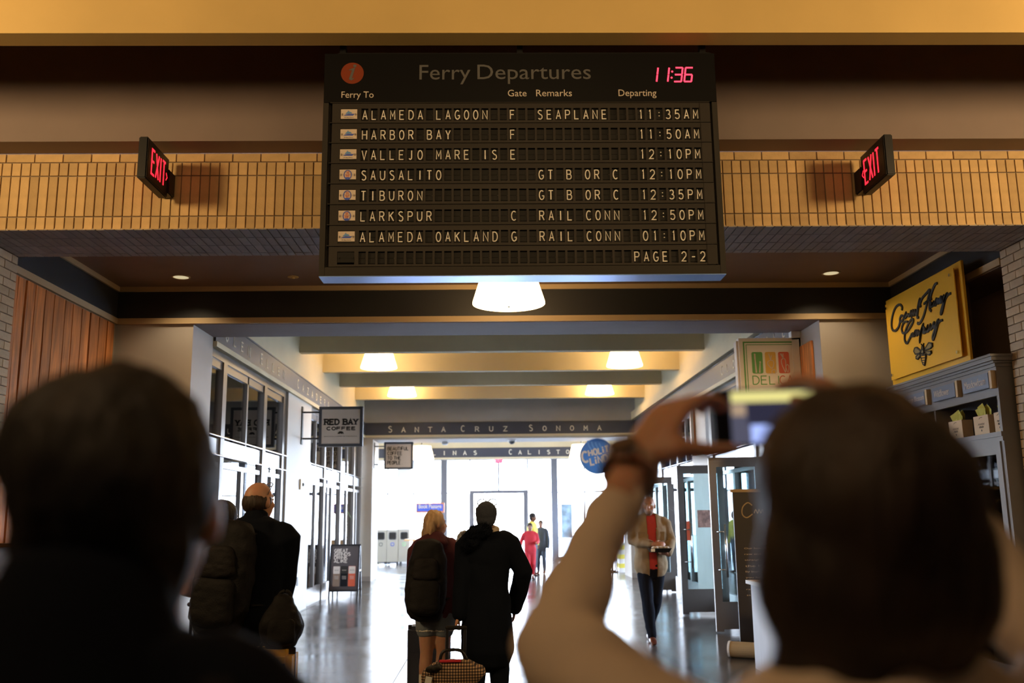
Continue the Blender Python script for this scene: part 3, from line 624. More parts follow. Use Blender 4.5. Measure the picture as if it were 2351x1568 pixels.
cx0, cp = -.8355, .06122; RP = .1405
# flap unit: frame recess, upper and lower flap (local, centre of window at origin, facing -y)
bm = nb(); cw, ch2 = .0232, .0425
for z0, z1, y in ((.001, .036, -.001), (-.034, -.0012, -.0022)): bx(bm, -cw+.001, cw-.001, y, .006, z0, z1)
bx(bm, -cw+.002, cw-.004, .001, .006, -.0415, -.036)
bx(bm, cw-.004, cw-.001, -.004, -.001, -.006, .003)
flap_me = bpy.data.meshes.new('flap'); bm.to_mesh(flap_me); bm.free(); flap_me.materials.append(M['flap'])
letters = {}
def letter(ch):
    if ch not in letters:
        bm = nb(); glyph(bm, ch, -.0145, -.0305, .029, .062, .0036, .0008)
        bm.faces.ensure_lookup_table(); me = bpy.data.meshes.new('letter'); bmesh.ops.recalc_face_normals(bm, faces=bm.faces); bm.to_mesh(me); bm.free()
        me.transform(Matrix(((1, 0, 0, 0), (0, 0, -1, -.0024), (0, 1, 0, 0), (0, 0, 0, 1)))); me.materials.append(M['flapl']); letters[ch] = me
    return letters[ch]
dot = box(.0195, .0212, -.004, -.0025, -.002, 0); dot_me = bpy.data.meshes.new('flap_dot'); dot.to_mesh(dot_me); dot.free(); dot_me.materials.append(M['flapl'])
inv = WM[bd.name].inverted()
for i, row in enumerate(ROWS):
    zt = 4.262-RP*i; zc = zt-.0815
    # row fascia: bars around the windows
    fb = nb(); bx(fb, bl+.06, br-.065, BY+.004, BY+.035, zt-.039, zt-.004); bx(fb, bl+.06, br-.065, BY+.004, BY+.035, zt-RP+.002, zt-.1245)
    for c in range(38):
        x = cx0+cp*(c-.5); bx(fb, x-cp/2+cw, x+cp/2-cw, BY+.004, BY+.035, zt-.1245, zt-.039) if c else bx(fb, bl+.06, cx0-.1595, BY+.004, BY+.035, zt-.1245, zt-.039)
    bx(fb, cx0-.05, cx0-cw, BY+.004, BY+.035, zt-.1245, zt-.039)
    mk('row_fascia', fb, M['boardp'], bd)
    mk('row_lip', box(bl+.045, br-.05, BY-.004, BY+.03, zt-.0035, zt+.0015), M['boardf'], bd)
    mk('end_plate', box(br-.116, br-.05, BY+.001, BY+.034, zt-RP+.004, zt-.006), M['boardp'], bd)
    for c in range(37):
        ch = row[c] if c < len(row) else ' '
        o = bpy.data.objects.new('flap', flap_me); C.objects.link(o); o.parent = bd
        o.matrix_local = inv @ Matrix.Translation((cx0+cp*c, BY+.016, zc))
        d = bpy.data.objects.new('letter' if ch != ' ' else 'flap_dot', letter(ch) if ch != ' ' else dot_me); C.objects.link(d); d.parent = o
    # logo tile
    tb = nb(); xa, xb_ = -.993, -.885
    bx(tb, xa, xb_, BY+.004, BY+.02, zc, zc+.038); bx(tb, xa, xb_, BY+.003, BY+.02, zc-.03, zc-.001)
    tile = mk('logo_tile', tb, M['sign'] if i < 7 else M['flap'], bd)
    if i < 7: mk('logo_backing', box(xa, xb_, BY+.006, BY+.03, zc-.046, zc-.032), M['flap'], tile)
    xm = (xa+xb_)/2; F = frame((xm, BY+.0025, zc+.004), *FRONT)
    if i in (0, 1, 2, 6):
        bm = nb(); plate(bm, [(-.036, -.012), (.026, -.012), (.038, .002), (.03, .0), (-.004, .001), (-.022, -.004)], .0006); mk('logo_mark', xf(bm, F), M['bookb'], tile)
        bm = nb(); plate(bm, [(-.024, .001), (.022, .004), (.012, .014), (-.006, .016), (-.016, .01)], .0006); plate(bm, [(-.012, .018), (.002, .018), (-.004, .024)], .0006); mk('logo_mark', xf(bm, F), M['bluel'], tile)
        mk('logo_lettering', text_mesh('SF Bay Ferry', width=.06, height=.009, depth=.0005), M['navy'], tile).data.transform(frame((xm-.03, BY+.0022, zc-.026), *FRONT))
    elif i < 7:
        bm = nb(); ribbon(bm, arc(0, -.003, .024, .031, 0, 360, 24)[:-1], .0026, .0006, True); plate(bm, [(-.02, -.022), (.0, -.019), (.02, -.022), (.008, -.03), (-.008, -.03)], .0007); mk('logo_mark', xf(bm, F), M['bookb'], tile)
        bm = nb(); ribbon(bm, [(-.006, -.02), (-.006, .022)], .0013, .0008); ribbon(bm, [(.005, -.02), (.005, .024)], .0013, .0008); ribbon(bm, [(-.02, -.012), (.02, -.012)], .001, .0008)
        ribbon(bm, [(-.006, .012), (.005, .012)], .001, .0008); ribbon(bm, [(-.02, .004), (-.006, -.008), (.005, -.008), (.02, .004)], .0007, .0008); mk('logo_mark', xf(bm, F), M['sred'], tile)
    tk = nb()
    for s in (-1, 1): bx(tk, xm+s*.043, xm+s*.045, BY-.001, BY+.004, zc-.008, zc+.008)
    mk('logo_tick', tk, M['ink'], tile)
# header writing
hf = BY-.0045
text('lettering', 'Ferry', (-.475, hf, 4.390), FRONT, M['greyl'], bd, width=.34, height=.139)
text('lettering', 'Departures', (-.088, hf, 4.392), FRONT, M['greyl'], bd, width=.760, height=.139)
for s, x0, x1, z, h_ in (('Ferry To', -.991, -.778, 4.281, .059), ('Gate', .114, .239, 4.303, .047), ('Remarks', .303, .542, 4.303, .047), ('Departing', .854, 1.108, 4.288, .062)):
    text('lettering', s, (x0, hf, z), FRONT, M['dimw'], bd, width=x1-x0, height=h_)
ic = mk('info_disc', lathe(nb(), (0, 0, 0), [(.076, 0), (.076, .002), (.001, .002)], 40), M['orange'], bd); ic.data.transform(frame((-.922, hf+.001, 4.471), *FRONT))
bm = nb(); ribbon(bm, [(-.022, .022), (-.006, .026), (.008, .03), (-.012, -.04), (-.004, -.046), (.012, -.036)], [.003, .005, .008, .009, .006, .002], .001)
plate(bm, arc(.016, .052, .011, .010, 0, 340, 12), .001); mk('info_letter', xf(bm, frame((-.922, hf-.0012, 4.471), *FRONT)), M['greyl'], bd)
bm = nb(); SH = .14
def seg(x, y, k, w_=.048, h_=.100):
    P = {'a': [(0, 1), (1, 1)], 'b': [(1, 1), (1, .52)], 'c': [(1, .48), (1, 0)], 'd': [(0, 0), (1, 0)], 'e': [(0, .48), (0, 0)], 'f': [(0, 1), (0, .52)], 'g': [(0, .5), (1, .5)]}[k]
    ribbon(bm, [(x+q[0]*w_+SH*q[1]*h_, y+q[1]*h_) for q in P], .0055, .001)
for x, ks in ((-.038, 'bc'), (.037, 'bc'), (.128, 'abcdg'), (.196, 'acdefg')):
    for k in ks: seg(x, 0, k)
for y in (.028, .072): plate(bm, arc(.108+SH*y, y, .007, .007, 0, 330, 10), .001)
mk('clock_digits', xf(bm, frame((1.103, hf, 4.407), *FRONT)), M['red'], bd, label='lit red digits reading 11:36')
# ------------------------------------------------------------ honey company sign and cabinet
hs = thing('shop_sign', 'yellow honey company sign with black script lettering and a bee', 'sign', (4.45, 9.1, 2.9))
g0, g1, g2 = atX(2205, 597, 4.38), atX(2033, 687, 4.38), atX(2228, 831, 4.38)
mk('backing_panel', box(4.38, 4.405, g0.y, g1.y, 2.905, g0.z, bev=.003), M['honey'], hs); mk('batten', box(4.405, 4.57, 8.6, 8.66, 2.905, 3.7), M['dwood'], hs); mk('batten', box(4.405, 4.57, 9.7, 9.76, 2.905, 3.7), M['dwood'], hs)
mk('front_panel', box(4.335, 4.345, 8.40, 9.95, 2.96, 3.80, bev=.001), M['honey'], hs)
for y in (8.46, 9.90):
    for z in (3.01, 3.75): mk('standoff', cyl(cyl(nb(), (4.318, y, z), (4.335, y, z), .016, 14), (4.345, y, z), (4.38, y, z), .01, 10), M['chrome'], hs, smooth=False)
def hp(x, y): return atX(2030+x/6.03, 620+y/6.03, 4.33)      # pixel of the zoomed crop -> the sign plane
def script(strokes):
    bm = nb()
    for P, wd in strokes:
        Q = catmull([V((-hp(*p).y, hp(*p).z, 0)) for p in P], 7); ribbon(bm, [(q.x, q.y) for q in Q], wd, .012)
    return xf(bm, frame((4.335, 0, 0), *RIGHTW))
st = [([(245, 555), (250, 510), (215, 478), (160, 520), (120, 620), (103, 740), (115, 820), (155, 840), (200, 790), (225, 700)], .013),
      ([(268, 640), (240, 630), (218, 680), (230, 715), (265, 680), (300, 600), (285, 665), (305, 650), (330, 610), (345, 640), (365, 600), (375, 570), (380, 640), (400, 560), (410, 625), (430, 555), (440, 620), (455, 580), (490, 410), (460, 640), (480, 655)], .012),
      ([(510, 510), (500, 470), (530, 390), (590, 320), (632, 280), (600, 440), (560, 600), (520, 700), (480, 745), (462, 728)], .013),
      ([(735, 182), (700, 210), (655, 330), (635, 450), (630, 530), (655, 568)], .013), ([(550, 470), (600, 430), (660, 400)], .011),
      ([(655, 440), (640, 500), (665, 500), (690, 430), (670, 490), (700, 480), (720, 410), (715, 480), (745, 400), (750, 460), (770, 410), (790, 370), (775, 450), (800, 430), (825, 360), (820, 420), (845, 390), (865, 330), (840, 430), (810, 560), (790, 612), (790, 570), (830, 440), (880, 350), (925, 322)], .012),
      ([(330, 715), (280, 720), (245, 800), (260, 870), (310, 860), (370, 780), (405, 700), (385, 680), (340, 740), (295, 850), (285, 960), (315, 1015), (350, 960), (385, 880)], .012),
      ([(400, 870), (385, 915), (410, 905), (430, 850), (425, 905), (450, 840), (455, 900), (475, 840), (490, 890), (540, 760), (510, 880), (495, 985), (505, 900), (535, 800), (560, 810), (545, 870), (580, 850), (600, 780), (590, 850), (620, 830), (640, 760), (640, 820), (665, 800), (690, 730), (690, 800), (715, 760), (750, 690), (735, 790), (700, 920), (678, 965), (675, 910), (715, 800), (765, 715), (812, 692)], .012)]
mk('lettering', script(st), M['ink'], hs)
def hpl(pts, m_, nm, d=.012, outline=True):
    Q = [(-hp(*p).y, hp(*p).z) for p in pts]
    if outline: mk(nm+'_outline', xf(ribbon(nb(), Q, .006, d+.003, True), frame((4.335, 0, 0), *RIGHTW)), M['ink'], hs)
    mk(nm, xf(plate(nb(), Q, d), frame((4.335, 0, 0), *RIGHTW)), m_, hs)
bw = mat('bee_wing_olive', (.25, .19, .06), .5)
hpl([(418, 1125), (430, 1080), (455, 1070), (515, 1120), (500, 1150), (440, 1165)], bw, 'bee_wing'); hpl([(450, 1195), (500, 1155), (505, 1190), (470, 1235), (450, 1225)], bw, 'bee_wing')
hpl([(575, 1085), (625, 1005), (665, 1015), (670, 1055), (645, 1085), (575, 1110)], bw, 'bee_wing'); hpl([(575, 1130), (650, 1120), (655, 1150), (630, 1175), (600, 1165)], bw, 'bee_wing')
hpl([(520, 1110), (550, 1100), (555, 1140), (535, 1160), (520, 1150)], bw, 'bee_thorax'); hpl([(515, 1165), (580, 1165), (580, 1220), (562, 1318), (545, 1300), (520, 1220)], M['honey'], 'bee_abdomen')
hpl([(528, 1060), (545, 1060), (550, 1090), (525, 1090)], bw, 'bee_head')
for y in (1180, 1215, 1250, 1280): mk('bee_stripe', xf(ribbon(nb(), [(-hp(518+(y-1180)*.2, y+6).y, hp(518, y+6).z), (-hp(580-(y-1180)*.15, y-4).y, hp(580, y-4).z)], .005, .015), frame((4.335, 0, 0), *RIGHTW)), M['ink'], hs)
mk('bee_antenna', xf(ribbon(ribbon(nb(), [(-hp(512, 1022).y, hp(512, 1022).z), (-hp(530, 1050).y, hp(530, 1050).z)], .003, .012), [(-hp(550, 1012).y, hp(550, 1012).z), (-hp(538, 1050).y, hp(538, 1050).z)], .003, .012), frame((4.335, 0, 0), *RIGHTW)), M['ink'], hs)
# cabinet
cb = thing('display_cabinet', 'tall grey wooden display cabinet under the yellow honey sign', 'cabinet', (4.7, 9.06, 0))
xf0, ya, yb2, zt = 4.42, 8.0, 10.13, 2.80
k = nb(); bx(k, xf0, 5.0, ya, ya+.04, 0, zt); bx(k, xf0, 5.0, yb2-.04, yb2, 0, zt); bx(k, 4.96, 5.0, ya+.04, yb2-.04, 0, zt); bx(k, xf0+.03, 4.96, ya+.04, yb2-.04, 2.76, 2.80); bx(k, xf0, 4.96, ya+.04, yb2-.04, 2.19, 2.229); bx(k, xf0, 4.96, ya+.04, yb2-.04, 0, .1)
bx(k, xf0+.02, 5.0, 9.24, 9.27, 2.229, 2.55); bx(k, xf0, xf0+.03, ya+.04, yb2-.04, 2.547, 2.8)
mk('carcass', k, M['cab'], cb)
cr_ = nb()
for d, z0, z1 in ((.015, 2.80, 2.83), (.035, 2.83, 2.85), (.06, 2.85, 2.885), (.075, 2.885, 2.905)): bx(cr_, xf0-d, 5.0, ya-d*.8, yb2+.02, z0, z1)
mk('cornice', cr_, M['cab'], cb)
mk('shelf_lip', bx(box(xf0-.02, xf0-.001, ya-.004, yb2, 2.19, 2.232), xf0-.01, xf0-.001, ya-.002, yb2, 2.15, 2.19), M['cab'], cb)
for k_, (s, yc) in enumerate((('Meadowfoam', 8.29), ('Wildflower', 8.90), ('Orange Blossom', 9.53))):
    z0, z1 = 2.622, 2.757
    mk('name_plate', box(xf0-.045, xf0-.012, yc-.225, yc+.245, z0, z1, bev=.004), M['cabp'], cb)
    mk('plate_edge', box(xf0-.042, xf0+.002, yc-.268, yc-.228, z0-.01, z1+.012), M['trim'], cb)
    text('lettering', s, (xf0-.046, yc+(.20 if len(s) < 12 else .23), z0+.035), RIGHTW, M['sign'], cb, width=.37 if len(s) == 10 and s[0] == 'M' else .31 if s[0] == 'W' else .44, height=.07)
for ya_, yb_ in ((8.05, 9.05), (9.08, 10.09)):
    dr = mk('door', bx(bx(bx(box(xf0-.012, xf0+.012, ya_, ya_+.08, .1, 2.15), xf0-.012, xf0+.012, yb_-.08, yb_, .1, 2.15), xf0-.012, xf0+.012, ya_+.08, yb_-.08, 2.04, 2.15), xf0-.012, xf0+.012, ya_+.08, yb_-.08, .1, .25), M['cab'], cb)
    mk('pane', box(xf0-.003, xf0+.003, ya_+.08, yb_-.08, .25, 2.04), GLASS, dr)
    mk('knob', ell(nb(), (xf0-.025, yb_-.03 if ya_ < 9 else ya_+.03, 1.05), (.015, .015, .015)), M['black_m'], dr, smooth=True)
for z in (.55, .95, 1.3, 1.68): mk('shelf', box(xf0+.05, 4.96, ya+.04, yb2-.04, z, z+.02), M['cab'], cb)
# honey jars inside
jm = mat('honey_jar_glass', (.75, .36, .04), .15); jl = M['gold']
t0 = None
for zi, z in enumerate((.97, 1.32, 1.70)):
    for j in range(5):
        y = 8.2+.19*j; t = thing('honey_jar', 'round jar of amber honey on a shelf behind the cabinet glass', 'jar', (4.6, y, z), group='honey jars in the cabinet')
        if t0 is None:
            a = lathe(nb(), (0, 0, 0), [(.038, 0), (.045, .01), (.045, .1), (.032, .12)], 16); ma = bpy.data.meshes.new('body'); a.to_mesh(ma); a.free(); ma.materials.append(jm)
            a = lathe(nb(), (0, 0, 0), [(.036, .12), (.036, .145), (.001, .146)], 16); mb_ = bpy.data.meshes.new('lid'); a.to_mesh(mb_); a.free(); mb_.materials.append(jl); t0 = 1
        mk('body', ma, None, t, world=False); mk('lid', mb_, None, t, world=False)
def giftbag(yc, lab, w2=.13):
    z0 = 2.232; t = thing('gift_bag', lab, 'bag', (4.55, yc, z0), group='gift bags on the cabinet shelf')
    h_, d = .18, .05
    bm = nb(); rings(bm, [[V((4.52-d, yc-w2, z0)), V((4.52+d, yc-w2, z0)), V((4.52+d, yc+w2, z0)), V((4.52-d, yc+w2, z0))], [V((4.52-d*1.05, yc-w2, z0+h_)), V((4.52+d*1.05, yc-w2, z0+h_)), V((4.52+d*1.05, yc+w2, z0+h_)), V((4.52-d*1.05, yc+w2, z0+h_))]])
    mk('paper_bag', bm, M['paper'], t)
    bm = nb()
    for q in range(6):
        a0 = yc+random.uniform(-.07, .05); hh = random.uniform(.06, .12); bx_ = 4.5+random.uniform(-.02, .02)
        v = [bm.verts.new(p) for p in ((bx_, a0-.05, z0+h_-.03), (bx_+.02, a0+.05, z0+h_-.03), (bx_-.01, a0+.06, z0+h_+hh*.7), (bx_+.01, a0, z0+h_+hh), (bx_, a0-.06, z0+h_+hh*.5))]
        bmesh.ops.scale(bm, vec=(1, w2/.13, 1), space=Matrix.Translation((0, -yc, 0)), verts=v); bm.faces.new(v)
    mk('tissue_paper', bm, M['tissue'], t)
    a = nb(); ribbon(a, catmull([(-.03, .0, 0), (-.01, .012, 0), (.03, .012, 0)], 4), .002, .001); mk('handle_slot', xf(a, frame((4.468, yc, z0+h_-.03), *RIGHTW)), M['ink'], t)
    bm = nb()
    for dz, wd in ((.10, .85*w2), (.075, .6*w2)): ribbon(bm, catmull([(-wd/2+wd*i/9, dz+(.010 if i % 2 else -.006), 0) for i in range(10)], 4), .0018, .001)
    plate(bm, arc(0, .045, .008, .01, 0, 330, 8), .001); mk('printed_script', xf(bm, frame((4.4685, yc, z0), *RIGHTW)), M['ink'], t)
giftbag(8.13, 'kraft gift bag at the right end of the cabinet shelf by the brick', .08); giftbag(8.44, 'kraft gift bag with yellow tissue, middle of the cabinet shelf'); giftbag(8.92, 'kraft gift bag with yellow tissue, left of the other gift bags')
# ------------------------------------------------------------ shop blade signs
def blade(name, lab, x0, x1, z0, z1, y, d, frame_m, face_m, fw):
    t = thing(name, lab, 'sign', ((x0+x1)/2, y, z0))
    k = nb(); bx(k, x0, x1, y, y+d, z0, z0+fw); bx(k, x0, x1, y, y+d, z1-fw, z1); bx(k, x0, x0+fw, y, y+d, z0+fw, z1-fw); bx(k, x1-fw, x1, y, y+d, z0+fw, z1-fw)
    mk('frame', k, frame_m, t); mk('face', box(x0+fw, x1-fw, y+.008, y+d-.008, z0+fw, z1-fw), face_m, t); return t
def bracket(t, xw, xs, y, z0, z1, m=None, wall_y=0):
    m = m or M['black_m']; mk('bracket_plate', box(xw, xw+(.02 if xs > xw else -.02), y-.04, y+.06, z0-.1, z1+.1), m, t)
    for z in (z0, z1): mk('bracket_bar', box(xw, xs, y, y+.03, z-.014, z+.014), m, t)
rb = blade('coffee_sign', 'square Red Bay Coffee sign on a bracket from the left wall', -3.044, -2.278, 2.785, 3.484, 16.3, .09, M['signf'], M['sign'], .05)
bracket(rb, CL, -3.04, 16.33, 2.93, 3.39)
ff = 16.3+.0075
bm = nb()
def wordbox(bm, s, x0, x1, z, h_, sw, serif=0):
    wt = [{'I': .42, ' ': .6}.get(ch, 1) for ch in s]; adv = (x1-x0)/sum(wt); x = x0
    for ch, k in zip(s, wt):
        if ch == 'I': glyph(bm, ch, x-adv*.16, z, adv*.74, h_, sw, .002, serif)
        elif ch != ' ': glyph(bm, ch, x+adv*.1, z, adv*.74, h_, sw, .002, serif)
        x += adv*k
wordbox(bm, 'RED BAY', -.29, .305, .36, .088, .0135, .024); wordbox(bm, 'COFFEE', -.25, .27, .265, .05, .0085)
xc_ = -2.661; mk('lettering', xf(bm, frame((xc_, ff, 2.81), *FRONT)), M['ink'], rb)
bm = nb(); plate(bm, [(-.055, .19), (-.045, .22), (-.02, .242), (.02, .24), (.045, .225), (.055, .19), (.04, .195), (.035, .21), (.02, .19), (.008, .2), (-.012, .205), (-.02, .19), (-.035, .2)], .002); mk('bear_emblem', xf(bm, frame((xc_, ff, 2.81), *FRONT)), M['ink'], rb)
text('lettering', 'BEAUTIFUL COFFEE TO THE PEOPLE', (xc_-.285, ff-.002, 2.955), FRONT, M['ink'], rb, width=.57, height=.014)
b2 = blade('coffee_sign', 'square coffee slogan sign on a bracket by the corridor end opening', -2.86, -2.10, 2.80, 3.51, 24.5, .09, M['signf'], M['sign'], .05)
bracket(b2, EO0, -2.86, 24.53, 2.93, 3.40)
for i, (s, wd) in enumerate((('BEAUTIFUL', .56), ('COFFEE', .39), ('TO THE', .36), ('PEOPLE.', .41))):
    bm = nb(); wordbox(bm, s, 0, wd, 0, .085, .0085); mk('lettering', xf(bm, frame((-2.77, 24.505, 3.295-.122*i), *FRONT)), M['ink'], b2)
cc = atY(1372, 1047, 24.4)
ch_ = thing('round_sign', 'round blue sign reading Cholita Linda in white, right of opening', 'sign', (cc.x, 24.4, cc.z-.45))
k = lathe(nb(), (0, 0, 0), [(.45, 0), (.45, .08)], 56); mk('disc', xf(k, frame((cc.x, 24.48, cc.z), *FRONT)), M['bluec'], ch_); mk('rim', xf(lathe(nb(), (0, 0, 0), [(.455, -.01), (.465, -.01), (.465, .07), (.455, .07)], 56), frame((cc.x, 24.48, cc.z), *FRONT)), M['white'], ch_)
bm = nb()
def chunk(s, x, z, sl, w_, h_, adv, sw):
    for i, ch in enumerate(s):
        hh = h_[i] if isinstance(h_, list) else h_; c2 = ch.upper(); ww = w_*(.25 if ch == 'i' else 1)
        t_ = nb(); glyph(t_, c2, 0, 0, w_, hh*(.7 if ch == 'i' else 1), sw, .003)
        if ch == 'i': xf(t_, Matrix.Translation((-w_*.38, 0, 0))); plate(t_, arc(w_*.12, hh*.95, sw*1.1, sw*1.1, 0, 330, 8), .003)
        xf(t_, Matrix.Translation((x, z+x*sl, 0)) @ Matrix.Rotation(math.atan(sl)*.7, 4, 'Z')); me_ = bpy.data.meshes.new('t'); t_.to_mesh(me_); t_.free(); bm.from_mesh(me_); bpy.data.meshes.remove(me_)
        x += adv*(.55 if ch == 'i' else .86 if ch == 'L' else 1)
chunk('C', -.385, -.08, .22, .15, .27, .19, .027); chunk('HOLiTA', -.22, .05, .22, .09, .15, .128, .021); chunk('LiNDA', -.18, -.19, .22, .105, .17, .148, .022)
mk('lettering', xf(bm, frame((cc.x, 24.399, cc.z), *FRONT)), M['sign'], ch_)
bm = nb()
for i in range(4): ribbon(bm, catmull([(-.25+.1*i, .40-.02*i, 0), (-.22+.1*i, .27, 0), (-.16+.1*i, .17, 0)], 5), .02, .002)
for i in range(3): ribbon(bm, catmull([(.02+.1*i, -.24, 0), (.06+.1*i, -.32, 0), (.08+.09*i, -.38+.03*i, 0)], 5), .014, .002)
mk('leaf_pattern', xf(bm, frame((cc.x, 24.3995, cc.z), *FRONT)), M['bluel'], ch_)
bracket(ch_, EO1, cc.x+.44, 24.43, cc.z+.1, cc.z+.3, M['chrome'])
# DELICA
dl = blade('shop_sign', 'white square Delica sign with three vegetable panels, beside the yellow sign', 2.955, 3.706, 2.88, 3.63, 10.95, .10, mat('delica_white', (.85, .8, .74), .5), _m['delica_white'], .02)
mk('side_box', box(2.93, 2.955, 10.97, 11.08, 2.89, 3.60), M['sign'], dl)
mk('wall_board', box(3.690, 3.713, 10.55, 11.03, 2.45, 3.52), M['wood'], dl, label='orange wood mounting board')
fy = 10.957; xm, zm = 3.33, 3.26
def rect(bm, x0, x1, z0, z1, w_): ribbon(bm, [(x0, z0), (x1, z0), (x1, z1), (x0, z1)], w_, .003, True)
bm = nb(); rect(bm, -.315, .315, -.32, .32, .008); rect(bm, -.285, .285, -.29, .29, .0035); mk('green_border', xf(bm, frame((xm, fy, zm), *FRONT)), M['sgreen'], dl)
def rrect(x0, x1, z0, z1, r=.02): return arc(x1-r, z1-r, r, r, 0, 90, 4)+arc(x0+r, z1-r, r, r, 90, 180, 4)+arc(x0+r, z0+r, r, r, 180, 270, 4)+arc(x1-r, z0+r, r, r, 270, 360, 4)
for j, (mm, x0) in enumerate((('sgreen', -.225), ('sora', -.065), ('sred', .095))):
    pl = mk('vegetable_panel', xf(plate(nb(), rrect(x0, x0+.13, -.06, .20), .004), frame((xm, fy, zm), *FRONT)), M[mm], dl)
    bm = nb(); c = x0+.065
    if j == 0:
        ribbon(bm, [(c-.02, -.05), (c-.028, .13)], [.010, .007], .006); ribbon(bm, [(c+.02, -.05), (c+.03, .06)], [.009, .006], .006)
        for z in (.13, .15, .17): plate(bm, arc(c-.028, z, .010, .013, 0, 330, 6), .006)
        plate(bm, arc(c+.032, .075, .010, .016, 0, 330, 6), .006)
    elif j == 1:
        ribbon(bm, catmull([(c, .10, 0), (c-.035, .08, 0), (c-.03, .04, 0), (c+.01, .0, 0), (c+.035, .05, 0), (c+.03, .09, 0), (c, .10, 0)], 5), .004, .006); ribbon(bm, catmull([(c, .1, 0), (c-.01, .15, 0), (c-.02, .18, 0)], 4), .005, .006); ribbon(bm, [(c, .1), (c+.015, .16)], .004, .006)
        ribbon(bm, arc(c+.03, -.04, .025, .025, -60, 240, 10), .004, .006)
    else:
        ribbon(bm, catmull([(c+.01, -.05, 0), (c-.025, .04, 0), (c-.03, .1, 0), (c, .12, 0), (c+.02, .08, 0), (c+.012, -.05, 0)], 5), .004, .006)
        for dx in (-.03, -.015, .005): ribbon(bm, [(c-.008, .12), (c+dx-.01, .18)], .004, .006)
        ribbon(bm, catmull([(c+.035, -.05, 0), (c+.02, .02, 0), (c+.04, .045, 0), (c+.055, .02, 0), (c+.045, -.05, 0)], 4), .0035, .006)
    mk('vegetable_drawing', xf(bm, frame((xm, fy, zm), *FRONT)), M['sign'], pl)
bm = nb(); wordbox(bm, 'DELI', -.235, .105, -.19, .1, .0055, 0); mk('lettering', xf(bm, frame((xm, fy, zm), *FRONT)), M['sgreen'], dl)
bm = nb(); wordbox(bm, 'CA', .09, .27, -.19, .1, .0055, 0); mk('lettering', xf(bm, frame((xm, fy, zm), *FRONT)), M['sred'], dl)
p0, p1 = atY(1590, 935, 17.0), atY(1611, 1045, 17.0)
ws = thing('shop_sign', 'narrow orange wooden blade sign on the right corridor wall', 'sign', (p0.x, 17.0, p1.z)); mk('board', box(p0.x, 3.707, 17.0, 17.06, p1.z, p0.z), M['wood'], ws); mk('edge_strip', box(p0.x-.05, p0.x, 16.99, 17.07, p1.z, p0.z), M['sign'], ws)
# Book Passage kiosk
YK = 31.0
a0, a1 = atY(955, 1155, YK), atY(1020, 1177, YK)
bp = thing('shop_sign', 'small blue Book Passage sign with orange frame near the end windows', 'sign', ((a0.x+a1.x)/2, YK, a1.z))
mk('frame', box(a0.x, a1.x, YK, YK+.08, a1.z, a0.z), M['borange'], bp); mk('face', box(a0.x+.04, a1.x-.04, YK-.01, YK+.02, a1.z+.05, a0.z-.04), M['bookb'], bp)
text('lettering', 'Book Passage', (a0.x+.09, YK-.011, a1.z+.10), FRONT, M['sign'], bp, width=a1.x-a0.x-.18, height=.18, off=.02)
for x in (a0.x+.15, a1.x-.15): mk('hanging_cable', cyl(nb(), (x, YK+.04, a0.z), (x, YK+.04, 4.25), .006, 6), M['black_m'], bp)
def stand(t, x0, x1, y0, y1, h_, m, top):
    mk('cabinet_body', box(x0, x1, y0, y1, 0, h_), m, t); mk('top_board', box(x0-.28, x1+.05, y0-.05, y1+.05, h_, h_+.05), top, t)
a0, a1 = atY(948, 1235, YK), atY(990, 1240, YK)
kt = thing('book_counter', 'light wooden counter behind the blond girl under the blue sign', 'counter', ((a0.x+a1.x)/2, YK, 0)); stand(kt, a0.x, a1.x+.5, YK, YK+.6, .82, M['lwood'], M['lwood'])
mk('counter_notice', box(a0.x+.32, a0.x+.5, YK-.008, YK, .48, .68), M['bookb'], kt)
t = thing('paper_notice', 'small pale notice hanging above the wooden book counter', 'notice', (atY(988, 1190, 31.2).x, 31.2, 1.5)); q = atY(988, 1190, 31.2); mk('sheet', box(q.x-.16, q.x+.12, 31.2, 31.21, 1.42, 1.66), M['glassw'], t); mk('post', cyl(nb(), (q.x, 31.22, .87), (q.x, 31.22, 1.6), .01, 8), M['silver'], t)
# recycling bins
YBN = 32.4; a0, a1 = atY(861, 1250, YBN), atY(941, 1250, YBN); wb = (a1.x-a0.x)/3
sym = [mat('bin_symbol_grey', (.12, .14, .16), .5), M['bookb'], mat('bin_symbol_green', (.3, .6, .35), .5)]
for i in range(3):
    x0 = a0.x+wb*i; lab = ('leftmost', 'middle', 'rightmost')[i]
    t = thing('recycling_bin', 'grey metal recycling bin, %s of three near the end windows' % lab, 'bin', (x0+wb/2, YBN, 0), group='three metal recycling bins')
    k = nb(); bx(k, x0+.005, x0+wb-.005, YBN, YBN+.6, .1, 1.17, bev=.006); mk('body', k, M['silver'], t)
    mk('opening', xf(plate(nb(), rrect(-.11, .11, -.11, .11, .04), .006), frame((x0+wb/2, YBN-.001, .96), *FRONT)), M['black_m'], t)
    mk('opening_rim', xf(ribbon(nb(), rrect(-.115, .115, -.115, .115, .04), .012, .012, True), frame((x0+wb/2, YBN-.001, .96), *FRONT)), M['signf'], t)
    mk('bin_symbol', xf(ribbon(nb(), rrect(-.05, .05, -.05, .05, .03), .012, .004, True), frame((x0+wb/2, YBN-.001, .68), *FRONT)), sym[i], t)
    for dx in (.06, wb-.06):
        for dy in (.08, .5): mk('caster', cyl(nb(), (x0+dx-.015, YBN+dy, .05), (x0+dx+.015, YBN+dy, .05), .05, 12), M['black_m'], t)
